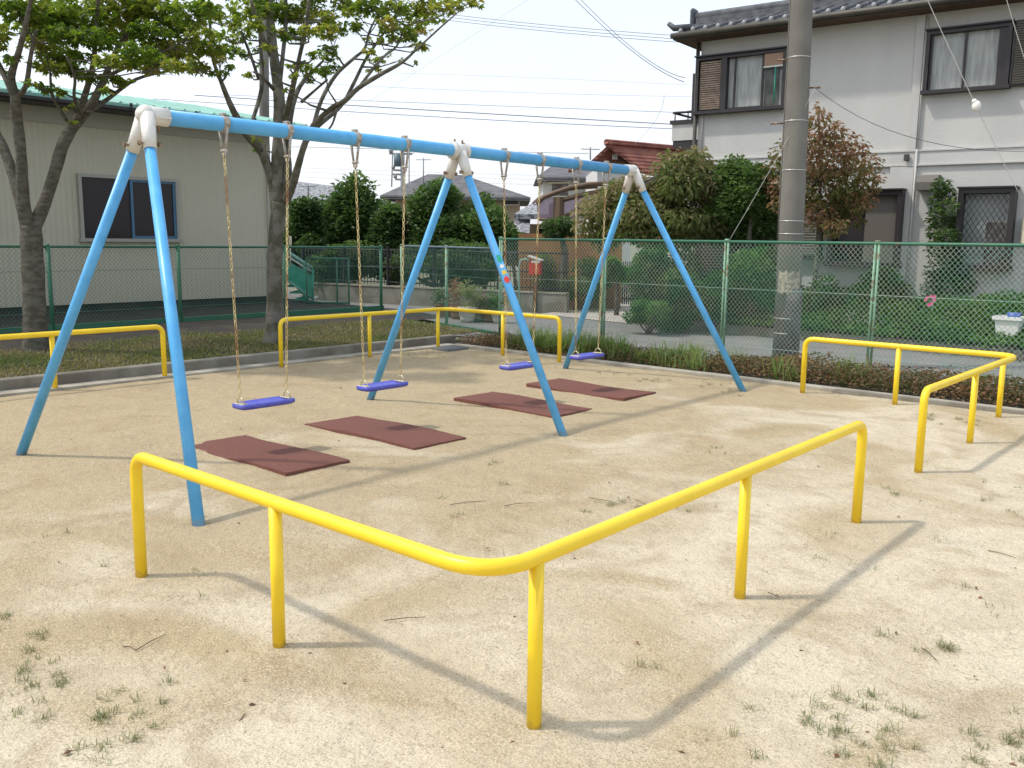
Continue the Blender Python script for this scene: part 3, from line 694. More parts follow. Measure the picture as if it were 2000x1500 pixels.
# roof
ov = .5; e0, zr = 5.74, 6.06
rf = MB(); L0, L1 = -.38, W+.4; yr = .55
rf.add([(L0, -ov, e0+.12), (L1, -ov, e0+.12), (L1, yr, zr+.12), (L0, yr, zr+.12), (L1, DP+ov, e0+.12), (L0, DP+ov, e0+.12)], [(0, 1, 2, 3), (3, 2, 4, 5)])
rf.add([(L0, -ov, e0+.02), (L1, -ov, e0+.02), (L1, yr, zr), (L0, yr, zr), (L1, DP+ov, e0+.02), (L0, DP+ov, e0+.02)], [(3, 2, 1, 0), (5, 4, 2, 3)])
for k in range(int((L1-L0)/.27)):         # tile rolls up the slope, each with its end disc
    x = L0+.15+k*.27; rf.tube([(x, -ov-.03, e0+.12), (x, yr, zr+.125)], .055, 8)
    for q in range(1, 4): t_ = q/4; rf.tube([(x, -ov+(yr+ov)*t_, e0+.125+(zr-e0)*t_), (x, -ov+(yr+ov)*t_+.03, e0+.125+(zr-e0)*t_+.012)], .062, 8)
rr_ = rf.build('roof', 'roof_tile', house)
for k in range(int((L1-L0)/.27)): x = L0+.15+k*.27; MB().ball((x, -ov-.035, e0+.13), .05, 8, 6, (1, .5, 1)).build('tile_end', 'tile_cap', rr_)
rg = MB().tube([(L0-.05, yr, zr+.30), (L1, yr, zr+.30)], .09, 10); rg.bx(L0, L1, yr-.08, yr+.08, zr+.08, zr+.27); rg.box((L0-.08, yr, zr+.27), (.10, .26, .42), None, .04)
rg.build('ridge', 'roof_tile', rr_)
hp = MB().tube([(L0+.35, -ov+.05, e0+.20), (L0, -ov-.02, e0+.20), (L0-.12, -ov-.05, e0+.30)], [.06, .065, .045], 8); hp.build('corner_tile', 'roof_tile', rr_)
MB().bx(L0+.02, L1-.02, -ov+.004, DP+ov-.004, e0-.02, e0+.012).build('soffit', 'brown_wood', house)
fa = MB().bx(L0, L1, -ov-.02, -ov, e0-.03, e0+.10); fa.bx(L0-.02, L0, -ov-.02, DP+ov, e0-.03, e0+.10); 
fa.tube([(L0-.03, -ov-.075, e0+.04), (L1, -ov-.075, e0+.04)], .055, 8); fa.build('roof_gutter', 'fascia', house)
gw = MB().prism([(0, .002, 5.72), (0, DP-.002, 5.72), (0, yr, zr-.02)], (.12, 0, 0)); gw.prism([(W, .002, 5.72), (W, DP-.002, 5.72), (W, yr, zr-.02)], (-.12, 0, 0)); gw.build('gable', 'wall_grey', house)
def slats(x0, x1, z0, z1, y, n, m, parent, th=.022):
    b = MB()
    for k in range(n):
        z = z0+(z1-z0)*(k+.5)/n; b.box(((x0+x1)/2, y, z), (x1-x0, .03, (z1-z0)/n*.62), Matrix.Rotation(.35, 3, 'X'))
    return b.build('shutter_slats', m, parent)
def frame(x0, x1, z0, z1, dpt=.16, t_=.06, sill=.04):
    f = MB().bx(x0, x1, -dpt, -.003, z1-t_, z1); f.bx(x0-.03, x1+.03, -dpt-sill, -.003, z0, z0+t_); f.bx(x0, x0+t_, -dpt, -.003, z0+t_, z1-t_); f.bx(x1-t_, x1, -dpt, -.003, z0+t_, z1-t_)
    f.bx(x0-.02, x1+.02, -dpt-.06, -.003, z1+.003, z1+.03)
    return f.build('window', 'dark_frame', house)
# upstairs window 1: louvred shutter box, two panes, reed blind
f = frame(-.07+.04, 1.86, 4.25, 5.38)
MB().bx(.03, .52, -.06, -.006, 4.32, 5.32).build('shutter_box', 'dark_frame', f); slats(.05, .50, 4.34, 5.30, -.10, 22, 'shutter', f)
MB().bx(.52, .64, -.15, -.006, 4.312, 5.318).build('mullion', 'dark_frame', f)
MB().bx(.645, 1.795, -.03, -.012, 4.32, 5.32).build('curtain', 'curtain', f); MB().bx(.642, 1.798, -.062, -.056, 4.316, 5.316).build('pane', 'glass_clear', f)
for q_ in ((.78, .81, 4.35, 5.32), (1.36, 1.40, 4.32, 5.32), (.65, 1.358, 4.312, 4.345)): MB().bx(q_[0], q_[1], -.10, -.066, q_[2], q_[3]).build('sash', 'dark_frame', f)
MB().bx(1.42, 1.79, -.14, -.11, 5.08, 5.31).build('reed_blind', 'reed', f); MB().bx(1.41, 1.80, -.15, -.10, 5.05, 5.078).build('blind_bar', 'curtain', f)
MB().bx(1.42, 1.70, -.052, -.032, 4.32, 5.05).build('dark_net', 'curtain_dark', f)
MB().tube([(1.66, -.16, 4.36), (1.66, -.16, 5.05)], .015, 6).build('green_pole', 'stair_green', f)
# upstairs window 2
f = frame(4.40, 5.76, 4.31, 5.39)
for q_ in ((4.47, 4.50, -.10, -.066), (5.02, 5.06, -.11, -.066), (5.56, 5.70, -.12, -.004)): MB().bx(*q_, 4.372, 5.328).build('sash', 'dark_frame', f)
MB().bx(4.47, 5.56, -.03, -.012, 4.374, 5.326).build('curtain', 'curtain', f); MB().bx(4.475, 5.555, -.062, -.056, 4.375, 5.325).build('pane', 'glass_clear', f)
f2 = MB().bx(5.79, 6.6, -.09, -.004, 4.34, 5.42).build('shutter_box', 'dark_frame', f); slats(5.82, 6.57, 4.37, 5.39, -.11, 26, 'shutter_dark', f)
# downstairs bay window with diamond grille
f = frame(5.16, 6.06, 1.22, 2.63, .30, .085)
MB().bx(5.25, 5.97, -.10, -.02, 1.31, 2.54).build('pane', 'glass_house', f); MB().bx(5.62, 5.97, -.104, -.101, 1.32, 2.05).build('curtain', 'curtain_dark', f)
gr = MB()
for k in range(-9, 12):
    for s_ in (1, -1):
        x = 5.25+k*.09; pts = []
        for q in range(0, 15):
            z = 1.31+q*1.23/14; xx = (x+(z-1.31)*.62) if s_ > 0 else (5.97-(x-5.25)-(z-1.31)*.62)
            if 5.25 <= xx <= 5.97: pts.append((xx, -.24+s_*.004, z))
        if len(pts) > 1: gr.tube([pts[0], pts[-1]], .0055, 5)
gr.build('grille', 'iron_black', f)
# downstairs window behind the shrubs
f = frame(2.9, 4.22, 1.22, 2.63, .25, .09); MB().bx(2.99, 3.55, -.06, -.02, 1.32, 2.53).build('pane', 'glass_dark', f); MB().bx(3.55, 4.12, -.12, -.02, 1.312, 2.538).build('shutter', 'shutter_dark', f)
f = frame(1.95, 2.75, 1.35, 2.45, .12, .05); slats(2.0, 2.7, 1.42, 2.38, -.07, 18, 'alu', f)
f = frame(.15, 1.75, .9, 2.6, .10, .07); MB().bx(.22, 1.68, -.05, -.02, .98, 2.52).build('pane', 'glass_dark', f); slats(.24, .75, .98, 2.52, -.09, 26, 'shutter_dark', f)
hd = MB().prism([(4.44, -.005, 2.62), (4.44, -.30, 2.62), (4.44, -.30, 2.76), (4.44, -.20, 2.89), (4.44, -.005, 2.89)], (.36, 0, 0)); hd.build('vent_hood', 'shutter_dark', house)
mbx = MB().box((6.30, -.10, 1.90), (.24, .15, .46), None, .02); mo = mbx.build('meter_box', 'cream_plastic', house); MB().box((6.30, -.18, 1.98), (.15, .012, .14)).build('meter_window', 'dark_frame', mo)
MB().tube([(6.3, -.03, 1.66), (6.3, -.03, .1)], .018, 8).build('conduit', 'wall_light', house)
bc = MB().bx(-.66, -.02, .12, 1.9, 3.78, 4.12); bo = bc.build('balcony', 'wall_light', house)
MB().bx(-.70, -.02, .08, 1.94, 4.122, 4.20).bx(-.64, -.02, .14, 1.88, 3.64, 3.778).build('balcony_trim', 'dark_frame', bo)
MB().tube([(-.64, .12, 4.36), (-.05, .12, 4.36)], .025, 8).tube([(-.60, .12, 4.2), (-.60, .12, 4.36)], .015, 6).tube([(-.3, .12, 4.2), (-.3, .12, 4.36)], .015, 6).tube([(-.64, .12, 4.36), (-.64, 1.9, 4.36)], .025, 8).build('railing', 'dark_frame', bo)
MB().bx(-.20, -.10, .06, .5, 4.201, 5.12).build('screen_panel', 'dark_frame', bo)

# ------------------------------------------------------------------ utility pole and straps
px_, py_ = -5.31, 11.755
up = thing('utility_pole', 'thick round concrete utility pole behind the fence, dark sheet round its foot', 'utility pole', (px_, py_, 0))
def prad(z): return .172-.0075*z
MB().tube([(px_-.009*z, py_-.008*z, z) for z in (-.05, 2, 4, 6, 8, 10)], [prad(z) for z in (0, 2, 4, 6, 8, 10)], 28).build('shaft', 'concrete_pole', up)
MB().tube([(px_, py_, z) for z in (-.04, .6, 1.05)], [prad(z)+.005 for z in (0, .6, 1.05)], 28).build('guard_sheet', 'pole_sheet', up)
def zpole(py): return atD(1545, py, 12.35).z
vs = []; rows = 7; cols = 14; toc = math.atan2(-py_, -px_)
for r in range(rows):
    for c in range(cols):
        a = toc+(-.95+1.9*c/(cols-1)); wob = .02*math.sin(c*1.7+r) if r in (0, rows-1) else 0; z = zpole(572)+(zpole(530)-zpole(572))*r/(rows-1)+wob; rr = prad(z)+.004; vs.append((px_-.009*z+rr*math.cos(a), py_-.008*z+rr*math.sin(a), z))
MB().add(vs, [(r*cols+c, r*cols+c+1, (r+1)*cols+c+1, (r+1)*cols+c) for r in range(rows-1) for c in range(cols-1)], True).build('torn_poster', 'pole_patch', up)
for py in (113, 237, 333, 432, 457, 621, 650):
    z = zpole(py); MB().tube([(px_-.009*z, py_-.008*z, z-.006), (px_-.009*z, py_-.008*z, z+.006)], prad(z)+.004, 28).build('strap', 'strap', up)
tl = Vector((-py_, px_, 0)).normalized(); tl = -tl if tl.dot(RT) > 0 else tl     # towards picture left
cdp = MB().tube([Vector((px_-.009*z, py_-.008*z, z))+tl*(prad(z)+.006) for z in (1.5, 3, 5, 8)], .012, 8); cdp.build('conduit', 'concrete_pole', up)
for py, L, s_ in ((172, .12, 1), (240, .16, -1), (115, .10, -1), (358, .12, -1)):
    z = zpole(py); a = Vector((px_-.009*z, py_-.008*z, z))-tl*s_*prad(z); MB().tube([a, a-tl*s_*L], .011, 6).ball(a-tl*s_*L, .018, 8, 6).build('bracket', 'bolt_metal', up)
# ------------------------------------------------------------------ wires
def cable(label, pts, r, m='cable', cat='cable', name='overhead_cable', n=14):
    """pts: photo pixels with a distance each; smooth curve through them"""
    W_ = [atD(x, y, d) for x, y, d in pts]; path = []
    if len(W_) == 2: path = [W_[0].lerp(W_[1], k/n) for k in range(n+1)]
    else:
        for k in range(n+1):
            t_ = k/n; path.append(W_[0]*(1-t_)*(1-2*t_)+W_[1]*4*t_*(1-t_)+W_[2]*t_*(2*t_-1))
    o = MB().tube(path, r*.8, 6).build(name, m); return tag(o, label, cat)
cable('white rope stay running from the utility pole down to a fence post', [(1592, 172, 12.2), (1508, 325, 12.3), (1424, 470, 12.35)], .0045, 'rope', 'stay rope', 'stay_rope')
cable('thin sagging cable from the utility pole across the house wall', [(1592, 172, 12.2), (1800, 274, 12.6), (2060, 293, 13)], .0045, 'cable')
gi = cable('grey guy wire with a white insulator in front of the house', [(1760, -120, 11.2), (1875, 140, 11.0), (1999, 395, 10.8)], .0055, 'rope', 'guy wire', 'guy_wire')
ib = MB().ball(atD(1907, 207, 10.95), .05, 12, 8, (1, 1, 1.25)); ib.ball(atD(1903, 198, 10.95), .03, 10, 6).build('insulator', 'white_paint', gi)
cable('pale guy wire at the upper edge beside the house shutter', [(1940, -100, 11.0), (1975, 30, 11.0), (2050, 270, 11)], .0055, 'rope', 'guy wire', 'guy_wire')
for k, (y0, y1, lab) in enumerate(((30, 68, 'highest of three parallel wires ending above the house balcony'), (36, 75, 'middle of three parallel wires ending above the house balcony'), (42, 81, 'lowest of three parallel wires ending above the house balcony'))):
    cable(lab, [(700, y0-28, 55), (1000, y0+12, 50), (1420, y1+8, 45)], .014, 'cable')
cable('slack dark cable dropping to the balcony, upper of two', [(1080, -60, 24), (1228, 88, 22), (1338, 152, 20.2)], .008)
cable('slack dark cable dropping to the balcony, lower of two', [(1085, -40, 24), (1225, 92, 22), (1336, 160, 20.2)], .009)
cable('faint thin wire in the sky at balcony-door height', [(640, 140, 60), (1000, 150, 55), (1450, 172, 50)], .009, 'cable_pale')
cable('thin ribbed wire above the balcony rail', [(560, 160, 60), (1000, 180, 55), (1450, 190, 50)], .012, 'cable_pale')
cable('thin twisted wire just above the thickest cable', [(430, 185, 55), (900, 204, 50), (1450, 224, 46)], .013)
cable('thickest dark cable crossing the sky above the swing beam', [(380, 186, 48), (900, 219, 45), (1450, 250, 42)], .022)
cable('dark cable running just under the thickest one', [(300, 193, 48), (900, 231, 45), (1450, 257, 42)], .016)
cable('dark wire crossing low behind the middle swing-frame joint', [(540, 286, 55), (800, 292, 52), (1150, 300, 50)], .014)
cable('steep pale wire rising behind the leafy tree crown', [(560, 300, 60), (800, 148, 50), (1060, -20, 40)], .008, 'cable_pale')
for k, (y, lab) in enumerate(((332, 'faintest distant wire low over the left rooftops'), (340, 'distant wire second lowest over the left rooftops'), (350, 'lowest distant wire over the left rooftops'))):
    cable(lab, [(560, y-6, 85), (700, y, 85), (1100, y+12, 85)], .012, 'cable_pale')
cable('short aerial wire rising from the brown-tiled house towards the balcony', [(1236, 285, 38), (1280, 235, 32), (1297, 185, 26)], .007, 'cable_pale')
# far pole with transformer, antennas
D = 75
fp = thing('far_utility_pole', 'distant utility pole with a grey transformer between the treetops', 'utility pole', (*atD(787, 450, D).xy, 0))
MB().tube([atD(787, 460, D), atD(786, 288, D)], .17, 10).build('shaft', 'far_metal', fp)
MB().tube([atD(776, 325, D), atD(776, 301, D)], .28, 12).build('transformer', 'rail_blue_grey', fp)
ab = MB()
for y, a, b_ in ((300, 760, 805), (292, 768, 800), (332, 768, 790), (340, 765, 790), (350, 772, 790)): ab.tube([atD(a, y, D), atD(b_, y+1, D)], .07, 6)
ab.tube([atD(767, 293, D), atD(765, 365, D)], .05, 6)
for x, y in ((763, 295), (770, 288), (795, 288), (801, 293), (768, 327), (772, 345)): ab.ball(atD(x, y, D), .16, 8, 6)
ab.build('crossarm', 'far_metal', fp)
fp2 = MB().tube([atD(517, 480, 34), atD(516, 150, 34), atD(515, -60, 34)], [.19, .17, .15], 12)
o = fp2.build('utility_pole', 'concrete_pole'); tag(o, 'grey utility pole standing behind the hall and the leafy tree', 'utility pole')
def antenna(lab, x, y0, y1, d, w_, group='television antennas on far roofs', tilt=0):
    b = MB().tube([atD(x, y0, d), atD(x, y1, d)], .035, 6); c0, c1 = atD(x-w_, y1+4, d), atD(x+w_, y1+4+tilt, d); b.tube([c0, c1], .02, 5)
    for k in range(9):
        p = c0.lerp(c1, k/8); q = Vector((FH.x, FH.y, .0))*.28; b.tube([p-q-Vector((0, 0, .05)), p+q+Vector((0, 0, .05))], .014, 4)
    tag(b.build('antenna', 'far_metal'), lab, 'antenna', group)
antenna('television antenna on a tall mast left of the middle swing legs', 827, 360, 308, 58, 14)
antenna('television antenna mast just right of the distant transformer pole', 799, 360, 295, 62, 10)
antenna('television antenna low over the left tiled roof', 602, 385, 360, 40, 16)
antenna('television antenna with a long boom above the white house', 1153, 312, 287, 42, 18, tilt=1)

# ------------------------------------------------------------------ background houses
def roofed(name, label, corners, dep, zb, eave_py, ridge, wall, roof, windows=()):
    pass
def bgbox(t, x0, x1, y_top, dep, dd, m, nm='wall'):
    a, b_ = atD(x0, y_top, dep), atD(x1, y_top, dep); z = (a.z+b_.z)/2
    return MB().prism([(a.x, a.y, 0), (b_.x, b_.y, 0), (b_.x, b_.y, z), (a.x, a.y, z)], (FH.x*dd, FH.y*dd, 0)).build(nm, m, t)
def bgwin(t, x0, x1, y0, y1, dep, m='glass_dark', nm='window'):
    f = MB().prism([atD(x0, y1, dep-.05), atD(x1, y1, dep-.05), atD(x1, y0, dep-.05), atD(x0, y0, dep-.05)], FH*.1).build(nm, 'white_paint', t)
    MB().prism([atD(x0+1.5, y1-1.5, dep-.08), atD(x1-1.5, y1-1.5, dep-.08), atD(x1-1.5, y0+1.5, dep-.08), atD(x0+1.5, y0+1.5, dep-.08)], FH*.02).build('pane', m, f)
def lift(px, py, d, extra): return atD(px, py, d)+FH*extra
# grey hipped roof
t = thing('house', 'distant house with a wide grey hipped roof behind the evergreens', 'building', (*atD(890, 470, 60).xy, 0), 'houses beyond the road')
bgbox(t, 772, 1016, 385, 60, 9, 'house_beige')
a, b_, c_, d_ = atD(742, 380, 59), atD(1036, 387, 59), atD(1036, 387, 59)+FH*10.5, atD(742, 380, 59)+FH*10.5; r0 = atD(836, 340, 64); r1 = atD(905, 342, 64); zz = (a.z+b_.z)/2
for p in (a, b_, c_, d_): p.z = zz
MB().add([a, b_, c_, d_, r0, r1, a-Vector((0, 0, .2)), b_-Vector((0, 0, .2)), c_-Vector((0, 0, .2)), d_-Vector((0, 0, .2))], [(0, 1, 5, 4), (1, 2, 5), (2, 3, 4, 5), (3, 0, 4), (0, 6, 7, 1), (1, 7, 8, 2), (9, 8, 7, 6), (2, 8, 9, 3), (3, 9, 6, 0)]).build('roof', 'grey_tile', t)
bgwin(t, 985, 1014, 389, 401, 60); bgwin(t, 755, 775, 384, 395, 60)
# left tiled roof
t = thing('house', 'distant house with a pale chequered tile roof left of the evergreens', 'building', (*atD(590, 470, 42).xy, 0), 'houses beyond the road')
bgbox(t, 500, 650, 404, 42, 8, 'house_white'); a, b_ = atD(470, 398, 41), atD(660, 405, 41); r0, r1 = atD(480, 342, 46), atD(700, 392, 46); r1.z = r0.z-.6
MB().add([a, b_, r1, r0, a-Vector((0, 0, .15)), b_-Vector((0, 0, .15)), r1+FH*4-Vector((0, 0, 1.2)), r0+FH*4-Vector((0, 0, 1.2))], [(0, 1, 2, 3), (0, 4, 5, 1), (3, 2, 6, 7)]).build('roof', 'pale_tile', t)
MB().prism([atD(596, 412, 41.2), atD(650, 418, 41.2), atD(650, 405, 41.2), atD(596, 401, 41.2)], FH*.3).build('balcony', 'white_paint', t)
MB().prism([atD(598, 462, 40.5), atD(640, 462, 40.5), atD(640, 425, 40.5), atD(598, 425, 40.5)], FH*1.).build('porch_wall', 'house_beige', t)
# white house
t = thing('house', 'white rendered house with a grey roof left of the brown-tiled house', 'building', (*atD(1110, 470, 45).xy, 0), 'houses beyond the road')
bgbox(t, 1061, 1160, 346, 45, 8, 'house_white'); a, b_ = atD(1048, 345, 44.3), atD(1175, 342, 44.3); r0, r1 = atD(1080, 322, 48), atD(1190, 318, 48); b_.z = a.z; r1.z = r0.z
MB().add([a, b_, r1, r0, a-Vector((0, 0, .18)), b_-Vector((0, 0, .18)), a+FH*8, b_+FH*8], [(0, 1, 2, 3), (0, 4, 5, 1), (3, 2, 7, 6), (0, 3, 6), (4, 6, 7, 5)]).build('roof', 'grey_tile', t)
bgwin(t, 1076, 1112, 358, 384, 45, 'curtain_dark'); MB().prism([atD(1070, 358, 44.6), atD(1116, 356, 44.6), atD(1116, 354, 44.6), atD(1070, 356, 44.6)], FH*.4).build('window_hood', 'cream_plastic', t)
# brown-red tiled gable house
D = 38
t = thing('house', 'house with a reddish-brown tiled gable roof behind the bronze-leaved tree', 'building', (*atD(1230, 470, D).xy, 0), 'houses beyond the road')
bgbox(t, 1168, 1236, 325, D, 8, 'house_white')
ga = [atD(1160, 322, D-.02), atD(1240, 328, D-.02), atD(1193, 291, D-.02)]
MB().prism([atD(1165, 326, D), atD(1233, 326, D), atD(1193, 293, D)], FH*.4).build('gable', 'brown_wood', t)
bgwin(t, 1196, 1206, 300, 311, D-.05, 'alu')
MB().prism([atD(1190, 333, D-.06), atD(1222, 333, D-.06), atD(1222, 318, D-.06), atD(1190, 318, D-.06)], FH*.05).build('timber_panel', 'orange_wall', t)
vr = Vector((RT.x, RT.y, 0)).normalized()*7.5+FH*5
r0 = atD(1190, 281, D-.5); s0 = atD(1262, 335, D-.5); l0 = atD(1150, 318, D-.5); l1 = atD(1110, 330, D-.5); dn = Vector((0, 0, -.16))
MB().add([r0, s0, s0+vr, r0+vr, r0+dn, s0+dn, s0+vr+dn, r0+vr+dn], [(0, 1, 2, 3), (4, 7, 6, 5), (0, 4, 5, 1), (1, 5, 6, 2)]).add([r0, l0, l0+vr, r0+vr, r0+dn, l0+dn], [(3, 2, 1, 0), (0, 1, 5, 4)]).add([l0, l1, l1+vr, l0+vr, l0+dn, l1+dn], [(3, 2, 1, 0), (0, 1, 5, 4)]).build('roof', 'red_tile', t)
rb = MB().tube([r0+Vector((0, 0, .05))-vr*.02, r0+vr+Vector((0, 0, .05))], .13, 8); rb.ball(r0, .18, 8, 6).build('ridge', 'red_tile', t)
# low grey tile roof in the middle distance
D = 30
t = thing('house', 'low house with pale ribbed roof tiles beside the brown carport', 'building', (*atD(1040, 470, D).xy, 0), 'houses beyond the road')
bgbox(t, 1033, 1120, 438, D, 6, 'house_beige'); a, b_ = atD(1004, 418, D-.8), atD(1120, 424, D-.8); r0, r1 = atD(1050, 390, D+2.4), atD(1150, 392, D+2.4); b_.z = a.z; r1.z = r0.z
MB().add([a, b_, r1, r0, a-Vector((0, 0, .15)), b_-Vector((0, 0, .15)), a+FH*7, b_+FH*7], [(0, 1, 2, 3), (0, 4, 5, 1), (3, 2, 7, 6), (0, 3, 6)]).build('roof', 'pale_tile', t)
a, b_ = atD(1002, 452, D-2), atD(1034, 455, D-2); r0, r1 = atD(1004, 422, D), atD(1036, 426, D)
MB().add([a, b_, r1, r0, a-Vector((0, 0, .12)), b_-Vector((0, 0, .12))], [(0, 1, 2, 3), (0, 4, 5, 1)]).build('lower_roof', 'pale_tile', t)
bgwin(t, 1048, 1066, 445, 466, D); bgwin(t, 1070, 1090, 445, 466, D)
# carport with curved smoky roof
D = 24
t = thing('carport', 'brown-framed carport with a curved smoky plastic roof', 'carport', (*atD(1095, 470, D).xy, 0))
arc = [atD(x, y, D) for x, y in ((1048, 398), (1062, 385), (1085, 376), (1115, 366), (1150, 360), (1195, 358))]
arc2 = [p+FH*4.2+Vector((0, 0, .15)) for p in arc]
cv = MB(); n = len(arc); cv.add(arc+arc2, [(i, i+1, n+i+1, n+i) for i in range(n-1)], True).build('roof_sheet', 'polycarbonate', t)
MB().add([arc[0], arc[1], atD(1090, 385, D), atD(1090, 428, D), atD(1050, 428, D)], [(0, 1, 2, 3, 4)]).build('side_sheet', 'polycarbonate', t)
MB().add([atD(1098, 392, D), atD(1190, 372, D), atD(1190, 425, D), atD(1098, 428, D)], [(0, 1, 2, 3)]).build('side_sheet', 'polycarbonate', t)
for q in (arc, arc2): MB().tube(q, .06, 8).build('edge_beam', 'carport_frame', t)
for k in (1, 3): MB().tube([arc[k], arc2[k]], .04, 6).build('roof_rib', 'carport_frame', t)
MB().tube([atD(1094, 392, D), atD(1130, 382, D), atD(1190, 370, D)], .06, 6).tube([atD(1050, 428, D), atD(1092, 430, D)], .04, 6).tube([atD(1098, 425, D), atD(1140, 400, D)], .035, 6).build('brace', 'carport_frame', t)
q = atD(1092, 385, D); MB().bx(q.x-.1, q.x+.1, q.y-.1, q.y+.1, 0, q.z).build('post', 'carport_frame', t)
q = q+FH*4; MB().bx(q.x-.08, q.x+.08, q.y-.08, q.y+.08, 0, q.z).build('post', 'carport_frame', t)
# orange-brown garden wall
a, b_ = atD(1012, 500, 23.0), atD(1215, 500, 22.2); z = atD(1100, 461, 22.6).z
ow = MB().prism([(a.x, a.y, 0), (b_.x, b_.y, 0), (b_.x, b_.y, z), (a.x, a.y, z)], (FH.x*.15, FH.y*.15, 0)); ow.prism([(a.x, a.y, z), (b_.x, b_.y, z), (b_.x, b_.y, z+.05), (a.x, a.y, z+.05)], (FH.x*.22, FH.y*.22, 0))
tag(ow.build('garden_wall', 'orange_wall'), 'orange-brown garden wall under the carport', 'wall')
# ------------------------------------------------------------------ concrete wall with black picket rail across the road
WP = [(-20.5, 15.0), (-16.4, 15.9), (-12.9, 16.75)]
def wz(px, py): 
    a, b_ = Vector((*WP[0], 0)), Vector((*WP[2], 0)); d = (b_-a).normalized(); n_ = Vector((d.y, -d.x, 0)); return onplane(px, py, a, n_)
zt = wz(840, 562).z; zf = wz(840, 487).z
t = thing('roadside_wall', 'stained concrete wall topped by black picket railings across the road', 'wall', (*WP[1], 0))
for a, b_ in zip(WP[:-1], WP[1:]):
    L = math.hypot(b_[0]-a[0], b_[1]-a[1]); an = math.atan2(b_[1]-a[1], b_[0]-a[0]); mx, my = (a[0]+b_[0])/2, (a[1]+b_[1])/2; R3 = Matrix.Rotation(an, 3, 'Z')
    MB().box((mx, my, zt/2-.03), (L+.02, .14, zt), R3).build('wall_base', 'concrete_dark', t)
    MB().box((mx, my, zt+.0), (L+.02, .18, .035), R3).build('coping', 'concrete', t)
    pk = MB(); n = int(L/.105)
    for k in range(n+1):
        u = k/n; pk.tube([(a[0]+(b_[0]-a[0])*u, a[1]+(b_[1]-a[1])*u, zt+.03), (a[0]+(b_[0]-a[0])*u, a[1]+(b_[1]-a[1])*u, zf)], .010, 5)
    pk.build('pickets', 'iron_black', t)
    rl = MB()
    for z in (zt+.10, zt+.5*(zf-zt), zf-.04): rl.tube([(*a, z), (*b_, z)], .018, 6)
    rl.build('railing', 'iron_black', t)
    for k in range(int(L/2)+1):
        u = k/int(L/2+1); x, y = a[0]+(b_[0]-a[0])*u, a[1]+(b_[1]-a[1])*u; MB().bx(x-.03, x+.03, y-.03, y+.03, zt+.02, zf+.06).build('railing_post', 'iron_black', t)
# second, farther picket fence seen beyond the drive
t = thing('picket_fence', 'dark picket fence behind the plants at the back of the driveway', 'fence', (*atD(1150, 560, 24).xy, 0))
a, b_ = atD(1075, 560, 23.5), atD(1250, 560, 22.5); pk = MB()
for k in range(44): q = a.lerp(b_, k/43); pk.tube([(q.x, q.y, .1), (q.x, q.y, 1.15)], .016, 5)
pk.tube([(a.x, a.y, .25), (b_.x, b_.y, .25)], .02, 6).tube([(a.x, a.y, 1.0), (b_.x, b_.y, 1.0)], .02, 6).build('pickets', 'iron_black', t)
# red letter box on a post, green hoop, vine-covered gatepost
q = wz(1046, 520); q = q-FH*.15
t = thing('letter_box', 'red letter box with a pale sloping lid by the driveway', 'letter box', (q.x, q.y, 0))
R3 = Matrix.Rotation(math.atan2(FH.y, FH.x)-PI/2-.3, 3, 'Z'); 
MB().box((q.x, q.y, q.z-.02), (.27, .22, .34), R3, .02).build('box_body', 'red_paint', t)
MB().box((q.x, q.y, q.z+.185), (.34, .28, .03), R3 @ Matrix.Rotation(.30, 3, 'Y')).build('lid', 'wall_light', t)
MB().box(Vector((q.x, q.y, q.z+.11))-FH*.117, (.20, .012, .055), R3).build('slot_plate', 'white_paint', t)
MB().tube([(q.x, q.y, 0), (q.x, q.y, q.z-.19)], .04, 8).build('post', 'iron_black', t)
hoop = [wz(x, y)-FH*.3 for x, y in ((1016, 600), (1014, 560), (1013, 520), (1017, 507), (1027, 505), (1033, 510))]
hoop[0].z = 0; tag(MB().tube(hoop, .018, 8).build('garden_hoop', 'green_metal'), 'bent green garden hoop left of the red letter box', 'garden hoop')

# ------------------------------------------------------------------ trees
def limb_tubes(t, limbs, dep, bark, name='trunk'):
    """limbs: list of pixel paths (px,py,r_px,depth offset); one mesh for the whole woody part"""
    b = MB(); sk = []
    for L in limbs:
        pts = [(atD(x, y, dep+o_), r/FPX*(dep+o_)) for x, y, r, o_ in L]; P_ = []; R_ = []
        for k in range(len(pts)-1):
            p0 = pts[max(k-1, 0)][0]; p1, p2 = pts[k][0], pts[k+1][0]; p3 = pts[min(k+2, len(pts)-1)][0]
            for q in range(4):
                s = q/4; P_.append(.5*((2*p1)+(p2-p0)*s+(2*p0-5*p1+4*p2-p3)*s*s+(3*p1-p0-3*p2+p3)*s**3)); R_.append((pts[k][1]*(1-s)+pts[k+1][1]*s)*(1+random.uniform(-.05, .05)))
        P_.append(pts[-1][0]); R_.append(pts[-1][1])
        b.tube(P_, R_, 12 if max(R_) > .05 else 7); sk += list(zip(P_, R_))
    return b, sk
def twigs(b, sk, blobs, every=1):
    S = np.array([tuple(p) for p, r in sk])
    for i, bl in enumerate(blobs):
        c = np.array(bl[:3]); d = np.linalg.norm(S-c, axis=1)+np.maximum(0, S[:, 2]-c[2]+.05)*2; j = int(d.argmin()); p0 = sk[j][0]; r0 = min(sk[j][1]*.6, .018); c = Vector(c)
        mid = p0.lerp(c, .5)+Vector((random.uniform(-.05, .05), random.uniform(-.05, .05), -.05)); b.tube([p0, mid, c], [r0, r0*.6+.002, .004], 6)
        for k in range(4):
            e = c+Vector((random.gauss(0, .6)*bl[3], random.gauss(0, .6)*bl[4], random.gauss(0, .5)*bl[5])); b.tube([mid.lerp(c, random.random()), e], [.005, .002], 4)
